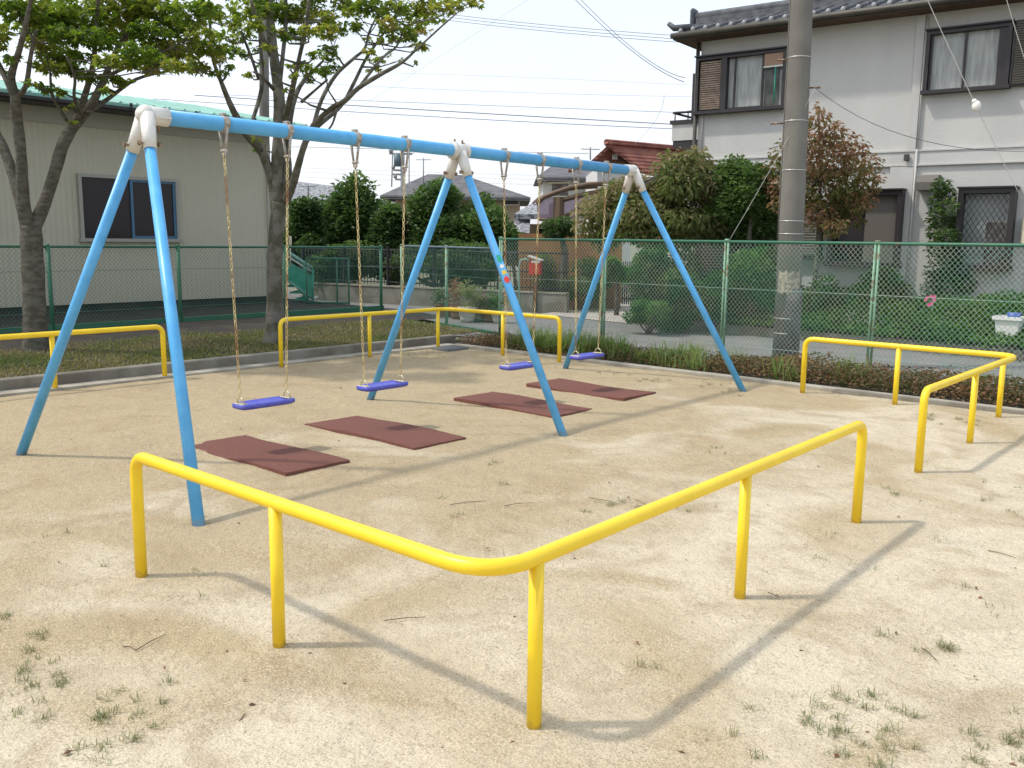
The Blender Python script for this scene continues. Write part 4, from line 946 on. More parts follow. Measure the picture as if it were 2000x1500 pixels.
def pxblobs(lst, dep, spread, flat=.5, seed=1):
    r = random.Random(seed); out = []
    for it in lst:
        x, y, rad = it[:3]; o_ = it[3] if len(it) > 3 else r.uniform(-spread, spread); c = atD(x, y, dep+o_); q = rad/FPX*(dep+o_); out.append((c.x, c.y, c.z, q, q, q*flat))
    return out
# tree A, left
dA = 11.5
tA = thing('maple_tree', 'broad leafy tree at the left edge, trunk forking beside the fence', 'tree', (*atD(70, 690, dA).xy, .2), 'park trees on the grass bank')
limA = [[(72, 705, 36, 0), (70, 680, 25, 0), (68, 620, 22, 0), (65, 540, 21, 0), (62, 480, 20, 0), (60, 440, 19, 0)],
 [(60, 455, 15, 0), (45, 410, 12, 0), (28, 350, 10, .1), (5, 285, 9, .2), (-30, 220, 8, .3), (-70, 110, 6, .5), (-90, -60, 4, .8), (-110, -200, 2, 1)],
 [(55, 450, 14, 0), (45, 390, 12, -.1), (41, 300, 10, -.2), (32, 225, 10, -.3), (30, 190, 9, -.4), (22, 150, 7, -.5), (40, 90, 5, -.7), (60, 0, 4, -.9), (80, -150, 2, -1)],
 [(30, 190, 6, -.4), (50, 170, 5, -.5), (60, 110, 4, -.6), (70, 60, 3, -.7)], [(30, 200, 5, -.3), (0, 130, 5, -.1), (-40, 60, 3, 0)],
 [(60, 455, 15, 0), (84, 405, 12, .1), (106, 340, 11, .2), (122, 285, 11, .2), (142, 245, 12, .3)],
 [(142, 250, 9, .3), (178, 205, 8, .4), (205, 150, 6, .5), (235, 85, 5, .7), (275, 38, 3, .9), (320, -60, 2, 1.1)],
 [(145, 248, 7, .3), (168, 180, 6, .1), (183, 120, 5, -.2), (188, 40, 4, -.4), (200, -80, 3, -.6)],
 [(140, 250, 4, .3), (118, 215, 3, .2), (102, 185, 3, .1), (98, 140, 2, 0)],
 [(170, 222, 5, .3), (215, 190, 4, .8), (265, 155, 3, 1.2), (330, 138, 2, 1.5), (400, 120, 1.2, 1.8)],
 [(160, 225, 5, .3), (145, 190, 3, -.3), (146, 150, 2.5, -.6), (130, 110, 2, -.8)], [(205, 150, 4, .5), (250, 130, 3, .2), (300, 110, 2, 0), (360, 80, 1.5, 0)],
 [(100, 180, 2, -.2), (60, 165, 2, -.5)]]
bA = [(30, 15, 50), (95, 20, 60), (160, 25, 60), (230, 20, 60), (300, 15, 55), (365, 25, 50), (400, 15, 30), (85, 60, 45), (130, 70, 45), (185, 75, 45), (235, 65, 50), (290, 60, 45), (345, 50, 42), (395, 62, 28), (415, 30, 20),
 (275, 105, 42), (320, 98, 45), (360, 92, 45), (405, 92, 32), (430, 100, 22), (300, 128, 34), (345, 128, 32), (385, 132, 26), (425, 142, 16), (250, 120, 26), (215, 118, 28), (110, 105, 36), (75, 85, 30), (95, 130, 30), (135, 128, 32), (165, 110, 26), (160, 142, 22), (90, 172, 18), (115, 178, 16), (180, 150, 20), (215, 152, 22), (245, 160, 18), (205, 175, 14), (52, 160, 14), (20, 112, 18), (8, 140, 16), (5, 88, 14), (15, 50, 18), (-30, 60, 50), (-60, 120, 40), (55, 40, 30), (120, 40, 40), (145, 205, 9), (140, 235, 8), (128, 215, 6), (-100, 20, 60),
 (-30, -40, 60), (40, -50, 60), (120, -50, 70), (200, -50, 70), (280, -45, 60), (350, -30, 50), (-120, -60, 60), (20, -120, 60), (120, -130, 60), (220, -120, 60), (300, -110, 50), (60, -200, 50), (160, -200, 50), (-60, -140, 50)]
BA = pxblobs(bA, dA, 1.1, .42, 3)
wb_, sk = limb_tubes(tA, limA, dA, 'bark'); twigs(wb_, sk, BA); wb_.build('trunk', 'bark', tA)
Pt, kk, _ = inblobs(BA, 9800, .15); bl_r = rng.uniform(0, 1, len(BA))
leaves('crown', Pt, .082, 'maple', tA, -.35, .6, .2, 4, np.clip(.42+.5*(bl_r[kk]-.5)+rng.normal(0, .13, len(kk)), 0, 1), .95)
# tree B
dB = 13.1
tB = thing('maple_tree', 'open-branched leafy tree behind the swing beam, several stems fanning up', 'tree', (*atD(538, 665, dB).xy, .2), 'park trees on the grass bank')
limB = [[(536, 676, 30, 0), (537, 655, 20, 0), (537, 590, 16, 0), (536, 520, 15, 0), (540, 450, 15, 0), (546, 395, 15, 0)],
 [(540, 410, 11, 0), (530, 350, 9, 0), (510, 295, 8, -.1), (482, 262, 8, -.2), (455, 215, 6, -.3), (432, 160, 4, -.5), (415, 110, 3, -.6), (410, 40, 2.5, -.8), (405, -60, 2, -1)],
 [(482, 262, 4, -.2), (500, 215, 4, .1), (512, 160, 4, .3), (508, 80, 3, .5), (500, -20, 2, .7)],
 [(544, 400, 12, 0), (542, 330, 12, 0), (546, 250, 12, 0), (545, 190, 11, .1), (535, 110, 9, .2), (528, 40, 8, .3), (522, -60, 6, .4), (515, -180, 4, .5)],
 [(556, 235, 7, 0), (572, 170, 5, -.3), (585, 110, 4, -.5), (596, 60, 4, -.7), (605, -10, 3, -.9), (612, -100, 2, -1)],
 [(552, 395, 10, 0), (562, 350, 8, 0), (560, 290, 8, .1), (566, 230, 6, .2), (576, 190, 5, .3), (592, 160, 4, .5), (630, 120, 2, .8)],
 [(546, 160, 5, .1), (552, 110, 4, .3), (558, 40, 4, .5), (556, -60, 3, .6)], [(530, 110, 5, .2), (508, 60, 4, -.1), (490, 0, 3, -.3)],
 [(556, 395, 10, 0), (570, 365, 8, -.1), (582, 325, 7, -.2), (594, 285, 6, -.3), (612, 245, 5, -.5), (650, 210, 5, -.7), (672, 198, 5, -.9), (700, 172, 4.5, -1.), (742, 146, 4, -1.1), (785, 122, 3, -1.2), (815, 95, 2, -1.3), (862, 52, 1.6, -1.4), (905, 15, 1, -1.5)],
 [(594, 285, 4.5, -.2), (618, 250, 4, .1), (665, 208, 3.5, .3), (690, 165, 3.5, .5), (712, 120, 3, .6), (735, 85, 2.5, .7), (775, 30, 2, .8)],
 [(612, 245, 4, -.4), (628, 195, 4, -.3), (655, 148, 3.5, 0), (690, 115, 3, .3), (712, 95, 2.5, .4), (722, 60, 2, .5), (745, 15, 1.5, .6)],
 [(505, 155, 3, .3), (490, 110, 3, .2), (470, 60, 2, 0)], [(535, 175, 4, 0), (512, 150, 3, -.2), (495, 140, 2, -.3)], [(660, 205, 3, -.6), (650, 240, 2, -.7), (640, 255, 1.5, -.8)],
 [(700, 172, 3, -1), (745, 115, 2.5, -.9), (775, 90, 2, -.8), (790, 50, 1.5, -.8)], [(588, 200, 3, .3), (640, 155, 2, .4)]]
bB = [(520, 15, 40), (555, 25, 32), (590, 30, 28), (612, 10, 28), (640, 35, 26), (575, 65, 26), (600, 60, 22), (640, 60, 26), (665, 55, 22), (690, 22, 26), (672, 8, 24), (720, 12, 26), (745, 30, 22), (770, 12, 26), (800, 20, 28), (830, 12, 28), (865, 12, 26), (895, 6, 22), (925, 4, 16), (815, 45, 24), (845, 32, 20), (790, 55, 22), (775, 75, 16), (755, 60, 18), (800, 70, 20), (830, 60, 12), (760, 42, 18), (815, 88, 15), (828, 90, 9), (745, 80, 12), (720, 78, 9), (640, 95, 18), (620, 108, 18), (650, 110, 14), (605, 135, 18), (585, 125, 12), (632, 138, 16), (655, 128, 14), (690, 55, 12), (700, 50, 14), (605, 155, 13), (575, 150, 12), (565, 130, 10), (550, 70, 14), (545, 58, 12), (720, 100, 12), (735, 118, 14), (760, 105, 8), (810, 122, 8), (785, 118, 5), (718, 135, 8), (735, 130, 9), (700, 65, 8), (480, 20, 34), (450, 40, 24), (440, 75, 22), (470, 62, 26), (500, 50, 22), (455, 100, 20), (430, 115, 18), (480, 108, 16), (500, 90, 16), (525, 90, 10), (512, 125, 8), (640, 30, 14), (486, 145, 8), (450, 130, 10), (560, 175, 7), (530, 140, 7), (506, 292, 12), (500, 272, 10),
 (500, -40, 50), (560, -40, 55), (620, -40, 50), (690, -35, 50), (760, -40, 45), (830, -40, 40), (890, -30, 30), (440, -30, 40), (480, -110, 50), (560, -120, 55), (640, -110, 50), (720, -100, 45), (540, -190, 45), (620, -180, 40)]
BB = pxblobs(bB, dB, 1.2, .55, 5)
wb_, sk = limb_tubes(tB, limB, dB, 'bark'); twigs(wb_, sk, BB); wb_.build('trunk', 'bark_moss', tB)
Pt, kk, _ = inblobs(BB, 5600, .1); bl_r = rng.uniform(0, 1, len(BB)); warm = np.array([min(1, max(0, (b[0]-620)/300)) for b in bB])
leaves('crown', Pt, .082, 'maple_far', tB, -.35, .6, .2, 4, np.clip(.40+.42*(bl_r[kk]-.5)+.22*warm[kk]+rng.normal(0, .13, len(kk)), 0, 1), .95)

def bushy(name, label, cat, base, blobs, n, size, m, stem=None, group=None, droop=-.1, width=.3, crown='crown', bark='bark', bl=1, flat=.6, shell=.45, rmean=.45, szvar=.3):
    t = thing(name, label, cat, base, group)
    P_, k_, d_ = inblobs(blobs, n, shell); br = rng.uniform(-.5, .5, len(blobs))
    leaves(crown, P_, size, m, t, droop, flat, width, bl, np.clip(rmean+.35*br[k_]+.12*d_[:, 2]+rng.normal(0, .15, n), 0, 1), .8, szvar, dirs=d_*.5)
    b = MB()
    if stem:
        for path, r in stem: b.tube(path, r, 8)
    else: b.tube([base, Vector(base).lerp(Vector(blobs[0][:3]), .6), blobs[0][:3]], [.06, .05, .02], 8)
    S = [(Vector(p), .03) for p in stem[0][0]] if stem else [(Vector(base), .04), (Vector(blobs[0][:3]), .03)]
    for q in blobs: 
        p0 = min(S, key=lambda s: (s[0]-Vector(q[:3])).length)[0]; b.tube([p0, p0.lerp(Vector(q[:3]), .5)+Vector((0, 0, -.04)), Vector(q[:3])], [.02, .014, .006], 5)
    b.build('trunk', bark, t); return t
def crownblobs(px, py, rx, ry, dep, n, seed, sub=.42, dz=1.):
    """n lumps filling an ellipse of the picture and as deep as wide"""
    r = random.Random(seed); out = []; R0 = rx/FPX*dep; k = 0
    while len(out) < n:
        a, b_, c_ = r.uniform(-1, 1), r.uniform(-1, 1), r.uniform(-1, 1)
        if a*a+b_*b_+c_*c_ > 1: continue
        q = sub*r.uniform(.7, 1.25); p = atD(px+a*rx*(1-sub*.7), py+b_*ry*(1-sub*.7), dep+c_*R0*.8*dz); rr = q*R0; out.append((p.x, p.y, p.z, rr, rr, rr*min(1.2, ry/rx)*.9))
    return out
def G0(px, dep): p = atD(px, 480, dep); return (p.x, p.y, 0)
EG = 'evergreens across the road'
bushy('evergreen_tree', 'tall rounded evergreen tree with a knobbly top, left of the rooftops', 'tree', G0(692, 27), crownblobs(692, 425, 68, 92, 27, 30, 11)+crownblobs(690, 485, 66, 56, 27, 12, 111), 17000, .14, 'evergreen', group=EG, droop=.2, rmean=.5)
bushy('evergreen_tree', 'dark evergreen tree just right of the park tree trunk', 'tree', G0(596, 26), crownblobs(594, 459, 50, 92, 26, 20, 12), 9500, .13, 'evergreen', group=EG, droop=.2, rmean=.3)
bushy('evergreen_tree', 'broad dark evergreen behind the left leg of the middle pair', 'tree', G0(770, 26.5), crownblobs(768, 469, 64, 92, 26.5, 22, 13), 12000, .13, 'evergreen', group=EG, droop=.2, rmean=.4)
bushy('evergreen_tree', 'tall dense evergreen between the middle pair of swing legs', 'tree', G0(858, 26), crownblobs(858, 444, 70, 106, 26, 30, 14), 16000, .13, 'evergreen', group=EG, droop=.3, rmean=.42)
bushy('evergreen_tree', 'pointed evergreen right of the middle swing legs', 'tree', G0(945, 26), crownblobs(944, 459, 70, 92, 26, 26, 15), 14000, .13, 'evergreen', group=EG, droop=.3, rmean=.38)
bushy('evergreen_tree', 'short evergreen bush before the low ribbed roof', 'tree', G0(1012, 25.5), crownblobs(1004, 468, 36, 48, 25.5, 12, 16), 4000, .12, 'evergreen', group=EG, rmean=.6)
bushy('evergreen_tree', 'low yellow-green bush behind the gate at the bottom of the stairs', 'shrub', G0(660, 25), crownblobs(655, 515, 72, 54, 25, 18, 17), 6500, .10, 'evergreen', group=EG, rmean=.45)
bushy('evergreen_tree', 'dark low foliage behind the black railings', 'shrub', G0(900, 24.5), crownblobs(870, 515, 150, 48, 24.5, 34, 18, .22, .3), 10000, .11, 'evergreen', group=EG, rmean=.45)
# bronze-leaved tree and the green one behind it, in front of the house corner
bushy('bronze_leaved_tree', 'wide tree with drooping bronze-green leaves behind the last swing legs', 'tree', G0(1368, 17.6),
      crownblobs(1348, 352, 76, 66, 17.6, 22, 21)+crownblobs(1235, 405, 100, 66, 18.6, 24, 22)+crownblobs(1310, 440, 120, 56, 18, 20, 23)+crownblobs(1170, 430, 52, 72, 19, 10, 24)+crownblobs(1345, 303, 38, 24, 17.6, 6, 25)+crownblobs(1420, 440, 70, 50, 17.9, 10, 125),
      23000, .125, 'bronze', stem=[([G0(1370, 17.6), atD(1366, 520, 17.6), atD(1362, 440, 17.6), atD(1350, 370, 17.6), atD(1330, 320, 17.6)], [.075, .065, .06, .05, .03])], droop=-.9, width=.19, flat=.4, rmean=.52)
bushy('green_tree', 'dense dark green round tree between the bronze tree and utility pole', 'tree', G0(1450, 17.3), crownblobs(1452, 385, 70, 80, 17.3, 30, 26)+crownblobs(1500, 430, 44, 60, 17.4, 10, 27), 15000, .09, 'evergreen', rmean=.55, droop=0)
bushy('red_leaved_tree', 'reddish-leaved tree right of the utility pole against the grey wall', 'tree', G0(1592, 16.4),
      pxblobs([(1600, 230, 22), (1625, 258, 26), (1660, 290, 34), (1695, 320, 26), (1700, 355, 26), (1590, 275, 34), (1620, 310, 46), (1570, 330, 46), (1530, 300, 26), (1515, 330, 26), (1525, 365, 28), (1660, 350, 44), (1610, 370, 50), (1650, 400, 40), (1600, 420, 36), (1560, 385, 36), (1680, 390, 28), (1630, 440, 24), (1540, 280, 16), (1670, 430, 20), (1520, 395, 18), (1600, 208, 9), (1640, 245, 10)], 16.4, .7, .8, 31),
      5200, .09, 'reddish', stem=[([G0(1592, 16.4), atD(1594, 520, 16.4), atD(1600, 440, 16.4), atD(1602, 350, 16.4), atD(1600, 270, 16.4)], [.05, .045, .04, .03, .015])], droop=-.7, width=.26, rmean=.5, shell=.15)
bushy('climbing_shrub', 'slim dark-leaved shrub trained up the house wall by the grilled window', 'shrub', G0(1845, 16.5),
      pxblobs([(1838, 365, 18), (1850, 380, 16), (1828, 395, 16), (1852, 405, 18), (1832, 425, 20), (1858, 435, 18), (1826, 452, 16), (1850, 465, 22), (1830, 485, 20), (1858, 500, 20), (1835, 525, 26), (1870, 530, 22), (1885, 555, 20), (1850, 560, 26), (1905, 545, 12), (1820, 560, 18)], 16.5, .25, .9, 33),
      3600, .07, 'evergreen', stem=[([G0(1842, 16.5), atD(1842, 520, 16.5), atD(1844, 440, 16.5), atD(1840, 370, 16.5)], [.025, .022, .018, .008])], rmean=.42)
# garden shrubs between kerb and house
GS = 'shrubs in the house garden'
for nm, lab, px, py, rx, ry, dep, n, m, rm, sz in (
    ('garden_shrub', 'large dark shrub left in the garden behind the last swing leg', 1312, 552, 84, 88, 17.2, 15000, 'hedge', .28, .085),
    ('garden_shrub', 'bright green bush beside the trunk of the bronze-leaved tree', 1466, 556, 68, 88, 16.9, 14000, 'hedge', .62, .09),
    ('garden_shrub', 'dark bush between the bronze tree trunk and the bright green bush', 1392, 580, 50, 66, 17.0, 8000, 'hedge', .35, .085),
    ('garden_shrub', 'low green bush at the driveway corner of the garden', 1272, 612, 46, 30, 16.6, 4000, 'hedge', .5, .06),
    ('garden_shrub', 'leafy bush right of the utility pole under the louvre window', 1612, 590, 50, 60, 16.5, 5000, 'hedge', .42, .075),
    ('garden_shrub', 'rounded bush beneath the downstairs shuttered window', 1718, 555, 50, 42, 17.0, 4200, 'hedge', .5, .075),
    ('garden_shrub', 'light green bush under the grilled bay window', 1930, 606, 36, 38, 15.8, 3200, 'hedge', .8, .06),
    ('garden_shrub', 'green bush at the edge of view beyond the white planter', 2010, 612, 26, 30, 15.9, 1600, 'hedge', .6, .06)):
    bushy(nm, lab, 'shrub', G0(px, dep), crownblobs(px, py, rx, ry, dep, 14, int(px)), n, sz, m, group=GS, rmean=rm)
n = 48000; X = rng.uniform(-10.2, 3, n); e_ = 15.44-.09*(X+10.3); Yb = e_+rng.uniform(-.03, 1, n)*(17.4-e_)
hgt = .16+.56*np.clip((Yb-e_)/1.1, 0, 1)*(.85+.45*vnoise(X, Yb, 21, 1.6)); Zb = .12+hgt*rng.uniform(.3, 1, n)**.6
kind(leaves('garden_ground_cover', np.stack([X, Yb, Zb], 1), .08, 'hedge', None, .1, .6, .25, 1, np.clip(.5+.35*vnoise(X, Yb, 22, 2.2)+rng.normal(0, .15, n), 0, 1)), 'stuff', 'mass of leafy green garden plants along the foot of the house', 'plants')
q = onY(1822, 586, 16.0)
t = thing('pink_flowers', 'small cluster of pink flowers among the garden plants', 'flowers', (q.x, q.y, .3))
for k in range(9):
    c_ = q+Vector((random.uniform(-.11, .11), -.12+random.uniform(-.08, .0), random.uniform(-.08, .08))); fl = MB()
    for a in range(5): th = a*2*PI/5+k; e = Vector((math.cos(th), -.3, math.sin(th)))*.032; s_ = Vector((-math.sin(th), 0, math.cos(th)))*.017; fl.add([c_, c_+e*.6+s_, c_+e, c_+e*.6-s_], [(0, 1, 2, 3)])
    fl.build('flower', 'pink_petal', t)
MB().tube([(q.x, q.y, .1), q], .008, 5).build('stem', 'green_metal', t)
q = onY(1972, 630, 15.25); 
t = thing('white_planter', 'square white planter with a blue pot inside, by the garden kerb', 'planter', (q.x, q.y, 0))
z0 = q.z-.22; s_ = .17
MB().prism([(q.x-s_*.8, q.y-s_*.8, z0), (q.x+s_*.8, q.y-s_*.8, z0), (q.x+s_*.8, q.y+s_*.8, z0), (q.x-s_*.8, q.y+s_*.8, z0)], (0, 0, .01)).add([(q.x+a*s_*.8, q.y+b_*s_*.8, z0) for a, b_ in ((-1, -1), (1, -1), (1, 1), (-1, 1))]+[(q.x+a*s_, q.y+b_*s_, z0+.30) for a, b_ in ((-1, -1), (1, -1), (1, 1), (-1, 1))], [(i, (i+1) % 4, 4+(i+1) % 4, 4+i) for i in range(4)]).build('tub', 'white_paint', t)
rm_ = MB()
for a, b_, sx, sy in ((-1, 0, .03, .40), (1, 0, .03, .40), (0, -1, .40, .03), (0, 1, .40, .03)): rm_.box((q.x+a*(s_+.012), q.y+b_*(s_+.012), z0+.29), (sx, sy, .05))
rm_.build('rim', 'white_paint', t); MB().tube([(q.x+.05, q.y, z0+.25), (q.x+.05, q.y, z0+.37)], [.08, .10], 12).build('inner_pot', 'blue_plastic', t)
MB().bx(q.x-.12, q.x+.12, q.y-.12, q.y+.12, 0, z0).build('plinth', 'concrete_dark', t)
# vine-covered gatepost, dark shrubs behind the letter box, garden pine
bushy('ivy_gatepost', 'ivy-covered gatepost right of the red letter box', 'gatepost', G0(1066, 22.6), pxblobs([(1062, 510, 18), (1068, 525, 18), (1060, 545, 18), (1070, 560, 18), (1062, 580, 18), (1070, 592, 16)], 22.4, .15, 1, 41), 2200, .07, 'hedge', stem=[([G0(1066, 22.6), atD(1066, 515, 22.6)], [.14, .14])], crown='ivy', bark='concrete_dark', rmean=.5)
bushy('garden_pine', 'small dark pruned pine in front of the orange-brown wall', 'tree', G0(1095, 22), pxblobs([(1080, 440, 20), (1105, 435, 18), (1090, 455, 18), (1112, 452, 14), (1072, 456, 12)], 22, .3, .6, 42), 1500, .08, 'evergreen', stem=[([G0(1103, 22), atD(1100, 540, 22), atD(1103, 490, 22), atD(1094, 445, 22)], [.10, .09, .08, .04])], rmean=.2)
bushy('garden_shrub', 'dark shrub at the back of the driveway, beyond the fence', 'shrub', G0(1150, 21.8), crownblobs(1150, 545, 62, 40, 21.8, 12, 43), 2600, .09, 'evergreen', group=GS, rmean=.5)
bushy('garden_shrub', 'bright leafy shrub seen beside the last far swing leg', 'shrub', G0(1208, 20.5), crownblobs(1210, 525, 30, 40, 20.5, 8, 44), 1600, .09, 'hedge', group=GS, rmean=.65)
# ------------------------------------------------------------------ potted plants
def pot(label, px, py, h, r, m, leafm, ph, n, rm, group, y0=None):
    q = onZ(px, py, 0); t = thing('potted_plant', label, 'potted plant', (q.x, q.y, 0), group)
    MB().lathe([(.001, 0), (r*.72, 0), (r*.78, h*.2), (r, h*.92), (r*1.1, h*.92), (r*1.1, h), (r*.92, h), (r*.9, h*.85), (.001, h*.85)], (q.x, q.y, 0), 16).build('pot', m, t)
    bl_ = [(q.x+random.uniform(-.6, .6)*r, q.y+random.uniform(-.6, .6)*r, h+ph*random.uniform(.2, .85), r*.8, r*.8, ph*.28) for _ in range(6)]
    P_, k_, d_ = inblobs(bl_, n, .2); leaves('foliage', P_, .075, leafm, t, .2, .5, .22, 1, np.clip(rm+rng.normal(0, .15, n), 0, 1), dirs=d_*.6)
PG = 'potted plants along the roadside wall'
for a in (('dark-leaved potted plant at the left of the row by the wall', 868, 618, .26, .20, 'terracotta', 'evergreen', .34, 320, .5),
          ('reddish-leaved potted plant in the row by the wall', 893, 622, .26, .16, 'terracotta', 'reddish', .52, 300, .75),
          ('yellow-green plant in a large white pot by the wall', 913, 628, .29, .19, 'pot_white', 'weed', .5, 380, .55),
          ('small brown-leaved plant in a grey pot right of the white pot', 935, 626, .24, .18, 'concrete', 'azalea', .3, 240, .5),
          ('plant in a short brown pot near the end of the row', 957, 628, .20, .17, 'terracotta', 'azalea', .26, 220, .3),
          ('spiky green potted plant nearest the red letter box', 975, 630, .24, .17, 'pot_white', 'hedge', .4, 240, .6),
          ('terracotta pot of greenery left at the back of the driveway', 1112, 606, .24, .16, 'terracotta', 'hedge', .3, 200, .5),
          ('terracotta pot of leaves in the middle of the driveway back', 1134, 604, .26, .18, 'terracotta', 'hedge', .35, 220, .4),
          ('reddish pot of low plants right at the back of the driveway', 1200, 600, .26, .19, 'terracotta', 'hedge', .3, 220, .55)): pot(*a, PG if a[1] < 1000 else 'pots at the back of the driveway')
# ------------------------------------------------------------------ low planting along the near side of the road fence
n = 46000; X = rng.uniform(-10.1, 5.5, n); Yb = 10.2+rng.uniform(0, 1, n)**.9*.95
hh = (.18+.10*vnoise(X, Yb, 31, 2.4))*np.clip((Yb-10.12)/.25, .25, 1)*np.where(X < -5.7, .62, 1.0)*np.clip((X+10.6)/.6, .3, 1); keep = rng.uniform(0, 1, n) < np.where(X < -6, .55, .95); X, Yb, hh = X[keep], Yb[keep], hh[keep]; n = len(X)
kind(leaves('low_hedge_plants', np.stack([X, Yb, .03+hh*rng.uniform(.15, 1.15, n)], 1), .040, 'azalea', None, .2, .4, .3, 1, np.clip(.45+.28*vnoise(X, Yb, 32, 2.)+rng.normal(0, .2, n), 0, 1)), 'stuff', 'strip of low brown-leaved azaleas between kerb and fence', 'low shrubs')
st_ = MB()
for k in range(420):
    x, y = random.uniform(-10, 5.4), random.uniform(10.25, 11.1); a = random.uniform(0, 6.3); st_.tube([(x, y, .02), (x+.08*math.cos(a), y+.08*math.sin(a), .10), (x+.16*math.cos(a), y+.14*math.sin(a), random.uniform(.14, .30))], [.004, .003, .0015], 4)
kind(st_.build('hedge_stems', 'twig'), 'stuff', 'bare brown stems rising among the low azaleas', 'stems')
gc = [(rng.uniform(-9.3, -6.0), rng.uniform(10.3, 10.9)) for _ in range(34)]+[(rng.uniform(-6.0, 3), rng.uniform(10.25, 10.9)) for _ in range(12)]+[(-7.9, 10.6), (-7.7, 10.5), (-7.3, 10.6), (-7.5, 10.7), (-8.6, 10.5), (-7.2, 10.45)]*2
gc = np.array(gc); q_ = rng.integers(0, len(gc), 3600); X = gc[q_, 0]+rng.normal(0, .10, 3600); Yb = np.clip(gc[q_, 1]+rng.normal(0, .08, 3600), 10.19, 11.1); hq = rng.uniform(.45, 1.25, len(gc))[q_]
for k_, (lo, hi) in enumerate(((0, .8), (.8, 2))):
    ok = (hq >= lo) & (hq < hi)
    kind(blades('tall_grass', np.stack([X[ok], Yb[ok], np.full(ok.sum(), .02)], 1), .24 if k_ == 0 else .42, 'weed', None, 1.1, .006, rng.uniform(0, .6, ok.sum())), 'stuff', ('short' if k_ == 0 else 'tall')+' tufts of green grass growing among the low azaleas', 'grass')
# lawn on the bank
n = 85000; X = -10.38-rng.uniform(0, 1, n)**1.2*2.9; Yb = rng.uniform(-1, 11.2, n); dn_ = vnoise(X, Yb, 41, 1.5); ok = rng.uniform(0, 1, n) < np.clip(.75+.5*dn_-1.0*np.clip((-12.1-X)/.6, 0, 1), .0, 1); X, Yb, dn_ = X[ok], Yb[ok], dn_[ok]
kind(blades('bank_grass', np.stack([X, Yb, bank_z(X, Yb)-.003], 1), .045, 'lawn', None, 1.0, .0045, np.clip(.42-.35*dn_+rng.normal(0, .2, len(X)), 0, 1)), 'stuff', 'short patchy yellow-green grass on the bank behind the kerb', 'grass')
# sparse weeds on the sand
cl = []
def tuft(px, py, r, n): p = onZ(px, py, 0); cl.append((p.x, p.y, r, n))
for a in ((975, 905, .09, 60), (990, 950, .08, 60), (920, 1000, .07, 50), (1160, 985, .12, 110), (1215, 985, .10, 90), (880, 975, .06, 30), (1250, 985, .08, 60), (1180, 905, .06, 30), (1420, 880, .10, 50), (1380, 885, .08, 40), (1330, 990, .08, 60),
          (40, 1240, .16, 260), (60, 1330, .20, 340), (20, 1290, .14, 200), (250, 1400, .16, 220), (230, 1440, .12, 160), (150, 1390, .10, 80), (300, 1360, .08, 60), (60, 1380, .12, 160), (220, 1470, .10, 120), (100, 1050, .06, 40), (195, 1100, .06, 40), (410, 1125, .06, 40), (360, 1170, .05, 30),
          (1800, 1250, .14, 150), (1850, 1270, .12, 120), (1660, 1390, .12, 150), (1740, 1390, .10, 130), (1600, 1400, .14, 190), (1500, 1440, .12, 120), (1640, 1460, .14, 190), (1700, 1480, .12, 150), (1560, 1380, .08, 60), (1850, 1440, .10, 110), (1900, 1460, .12, 150), (1940, 1480, .10, 110), (1820, 1480, .08, 90), (1990, 1400, .08, 60),
          (1600, 1090, .05, 40), (1650, 1050, .07, 40), (1690, 950, .10, 70), (1740, 970, .08, 50), (1930, 980, .06, 50), (1960, 950, .06, 40), (1840, 1060, .06, 30), (1970, 1000, .06, 40), (1860, 820, .16, 160), (1900, 830, .14, 140), (1830, 815, .12, 120), (1270, 1300, .08, 50), (1050, 960, .07, 25), (1900, 1150, .06, 30), (1700, 1110, .05, 30), (1950, 1200, .07, 40), (1540, 1120, .04, 20),
          (1540, 900, .05, 20), (700, 760, .12, 50), (1250, 740, .18, 160), (1300, 745, .18, 160), (1380, 755, .18, 160), (1200, 728, .15, 140), (1440, 770, .16, 120)): tuft(*a)
XX, YY = [], []
for x, y, r, n in cl:
    n = int(n*.42) 
    kc = max(2, n//14); ca, cb = rng.normal(x, r*1.0, kc), rng.normal(y, r*.7, kc); q_ = rng.integers(0, kc, int(n*1.1)); XX.append(ca[q_]+rng.normal(0, .016, len(q_))); YY.append(cb[q_]+rng.normal(0, .014, len(q_)))
n = 900; a_, b_ = rng.uniform(-10, 3, n), rng.uniform(0, 10, n); ok = vnoise(a_, b_, 51, 1.3) > .12; XX.append(a_[ok]); YY.append(b_[ok])
n = 4200; a_, b_ = rng.uniform(-9.9, -4.5, n), rng.uniform(8.4, 10.0, n); ok = vnoise(a_, b_, 52, 1.6) > .15; XX.append(a_[ok]); YY.append(b_[ok])
X, Yb = np.concatenate(XX), np.concatenate(YY)
kind(blades('weeds', np.stack([X, Yb, np.array([gz(a, b) for a, b in zip(X, Yb)])-.002], 1), .038, 'dry_weed', None, 1.6, .0016, np.clip(rng.normal(.45, .22, len(X)), 0, 1)), 'stuff', 'sparse low weeds and grass tufts scattered over the sand', 'weeds')
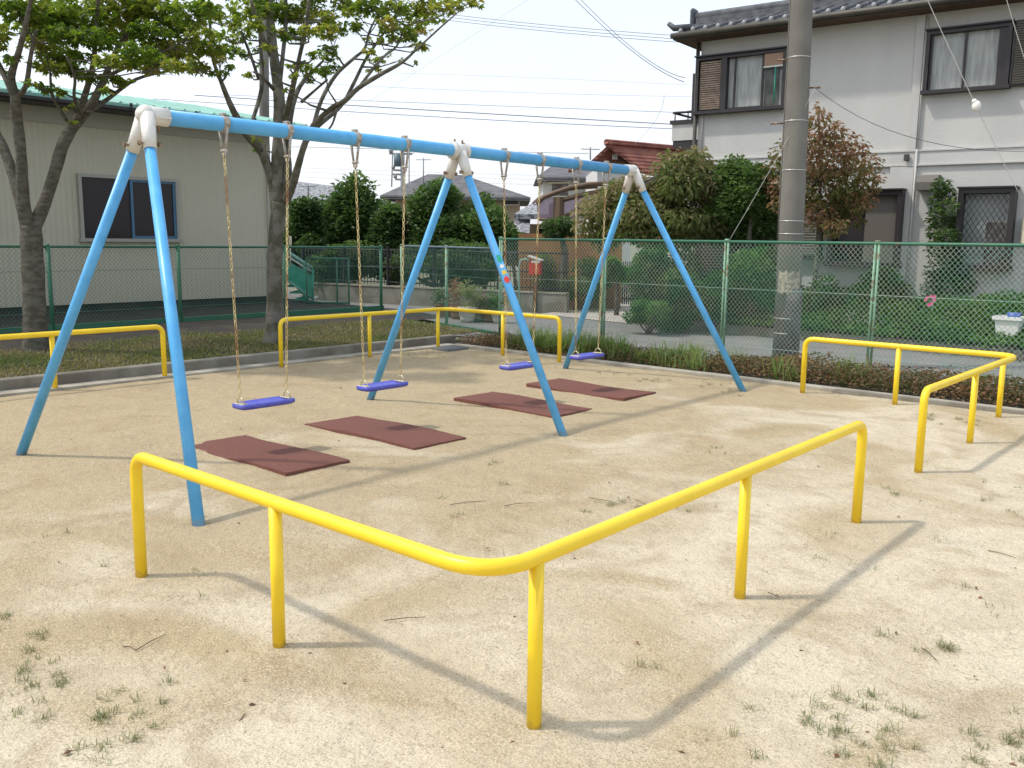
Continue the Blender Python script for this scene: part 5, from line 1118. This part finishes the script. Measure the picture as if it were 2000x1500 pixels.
# grit, fallen leaves, twigs
n = 34000; a_, b_ = rng.uniform(-5.5, 3.4, n), rng.uniform(.4, 6.5, n); h = rng.uniform(.0012, .0042, n); h[:260] *= 2.4
o_ = np.array([(1, 0, 0), (0, 1, 0), (-1, 0, 0), (0, -1, 0), (0, 0, .8)]); rot = rng.uniform(0, 6.3, n); c_, s_ = np.cos(rot), np.sin(rot)
V = np.stack([np.stack([a_+h*(q[0]*c_-q[1]*s_)*rng.uniform(.7, 1.4, n), b_+h*(q[0]*s_+q[1]*c_), np.array([gz(x, y) for x, y in zip(a_, b_)])+h*q[2]], 1) for q in o_], 1).reshape(-1, 3)
i = np.arange(n)*5; F = np.concatenate([np.stack([i+j, i+(j+1) % 4, i+4], 1) for j in range(4)])
kind(raw('gravel', V, F, 3, 'pebble'), 'stuff', 'fine gravel grains scattered over the sand', 'gravel')
lp = [(122, 1475), (215, 1460), (1610, 1470), (1750, 1240), (1908, 1150), (1920, 1165), (1905, 1320), (1868, 1302), (1395, 990), (1610, 1105), (1985, 1110), (1975, 1430), (1690, 1430), (1560, 1270), (480, 1430), (470, 1405), (640, 1445), (1570, 1065), (1520, 1163), (1230, 975), (1190, 945), (1500, 985), (600, 1275), (470, 1025), (260, 1050), (1755, 1010), (1630, 1480)]
for q in range(24): lp.append((random.uniform(0, 2000), random.uniform(800, 1500)))
Pt = np.array([tuple(onZ(x, y, .006)) for x, y in lp])
kind(leaves('fallen_leaves', Pt, .026, 'litter', None, 0, .95, .28), 'stuff', 'small dry brown leaves scattered over the sand', 'fallen leaves')
tw = MB()
for (x0, y0, x1, y1) in ((265, 1270, 325, 1238), (240, 1262, 268, 1270), (1150, 972, 1215, 985), (985, 988, 1040, 982), (470, 1405, 480, 1395), (750, 1212, 830, 1205), (1500, 1157, 1525, 1167), (1800, 1265, 1830, 1290), (1240, 975, 1262, 985), (880, 985, 950, 978), (1930, 1075, 1985, 1090)):
    p, q = onZ(x0, y0, .006), onZ(x1, y1, .006); m_ = p.lerp(q, .5)+Vector((random.uniform(-.01, .01), random.uniform(-.01, .01), .006)); tw.tube([p, m_, q], [.0022, .002, .001], 5)
kind(tw.build('twigs', 'twig'), 'stuff', 'thin dry twigs lying on the sand', 'twigs')
for o in bpy.data.objects:
    if '_local' in o: del o['_local']
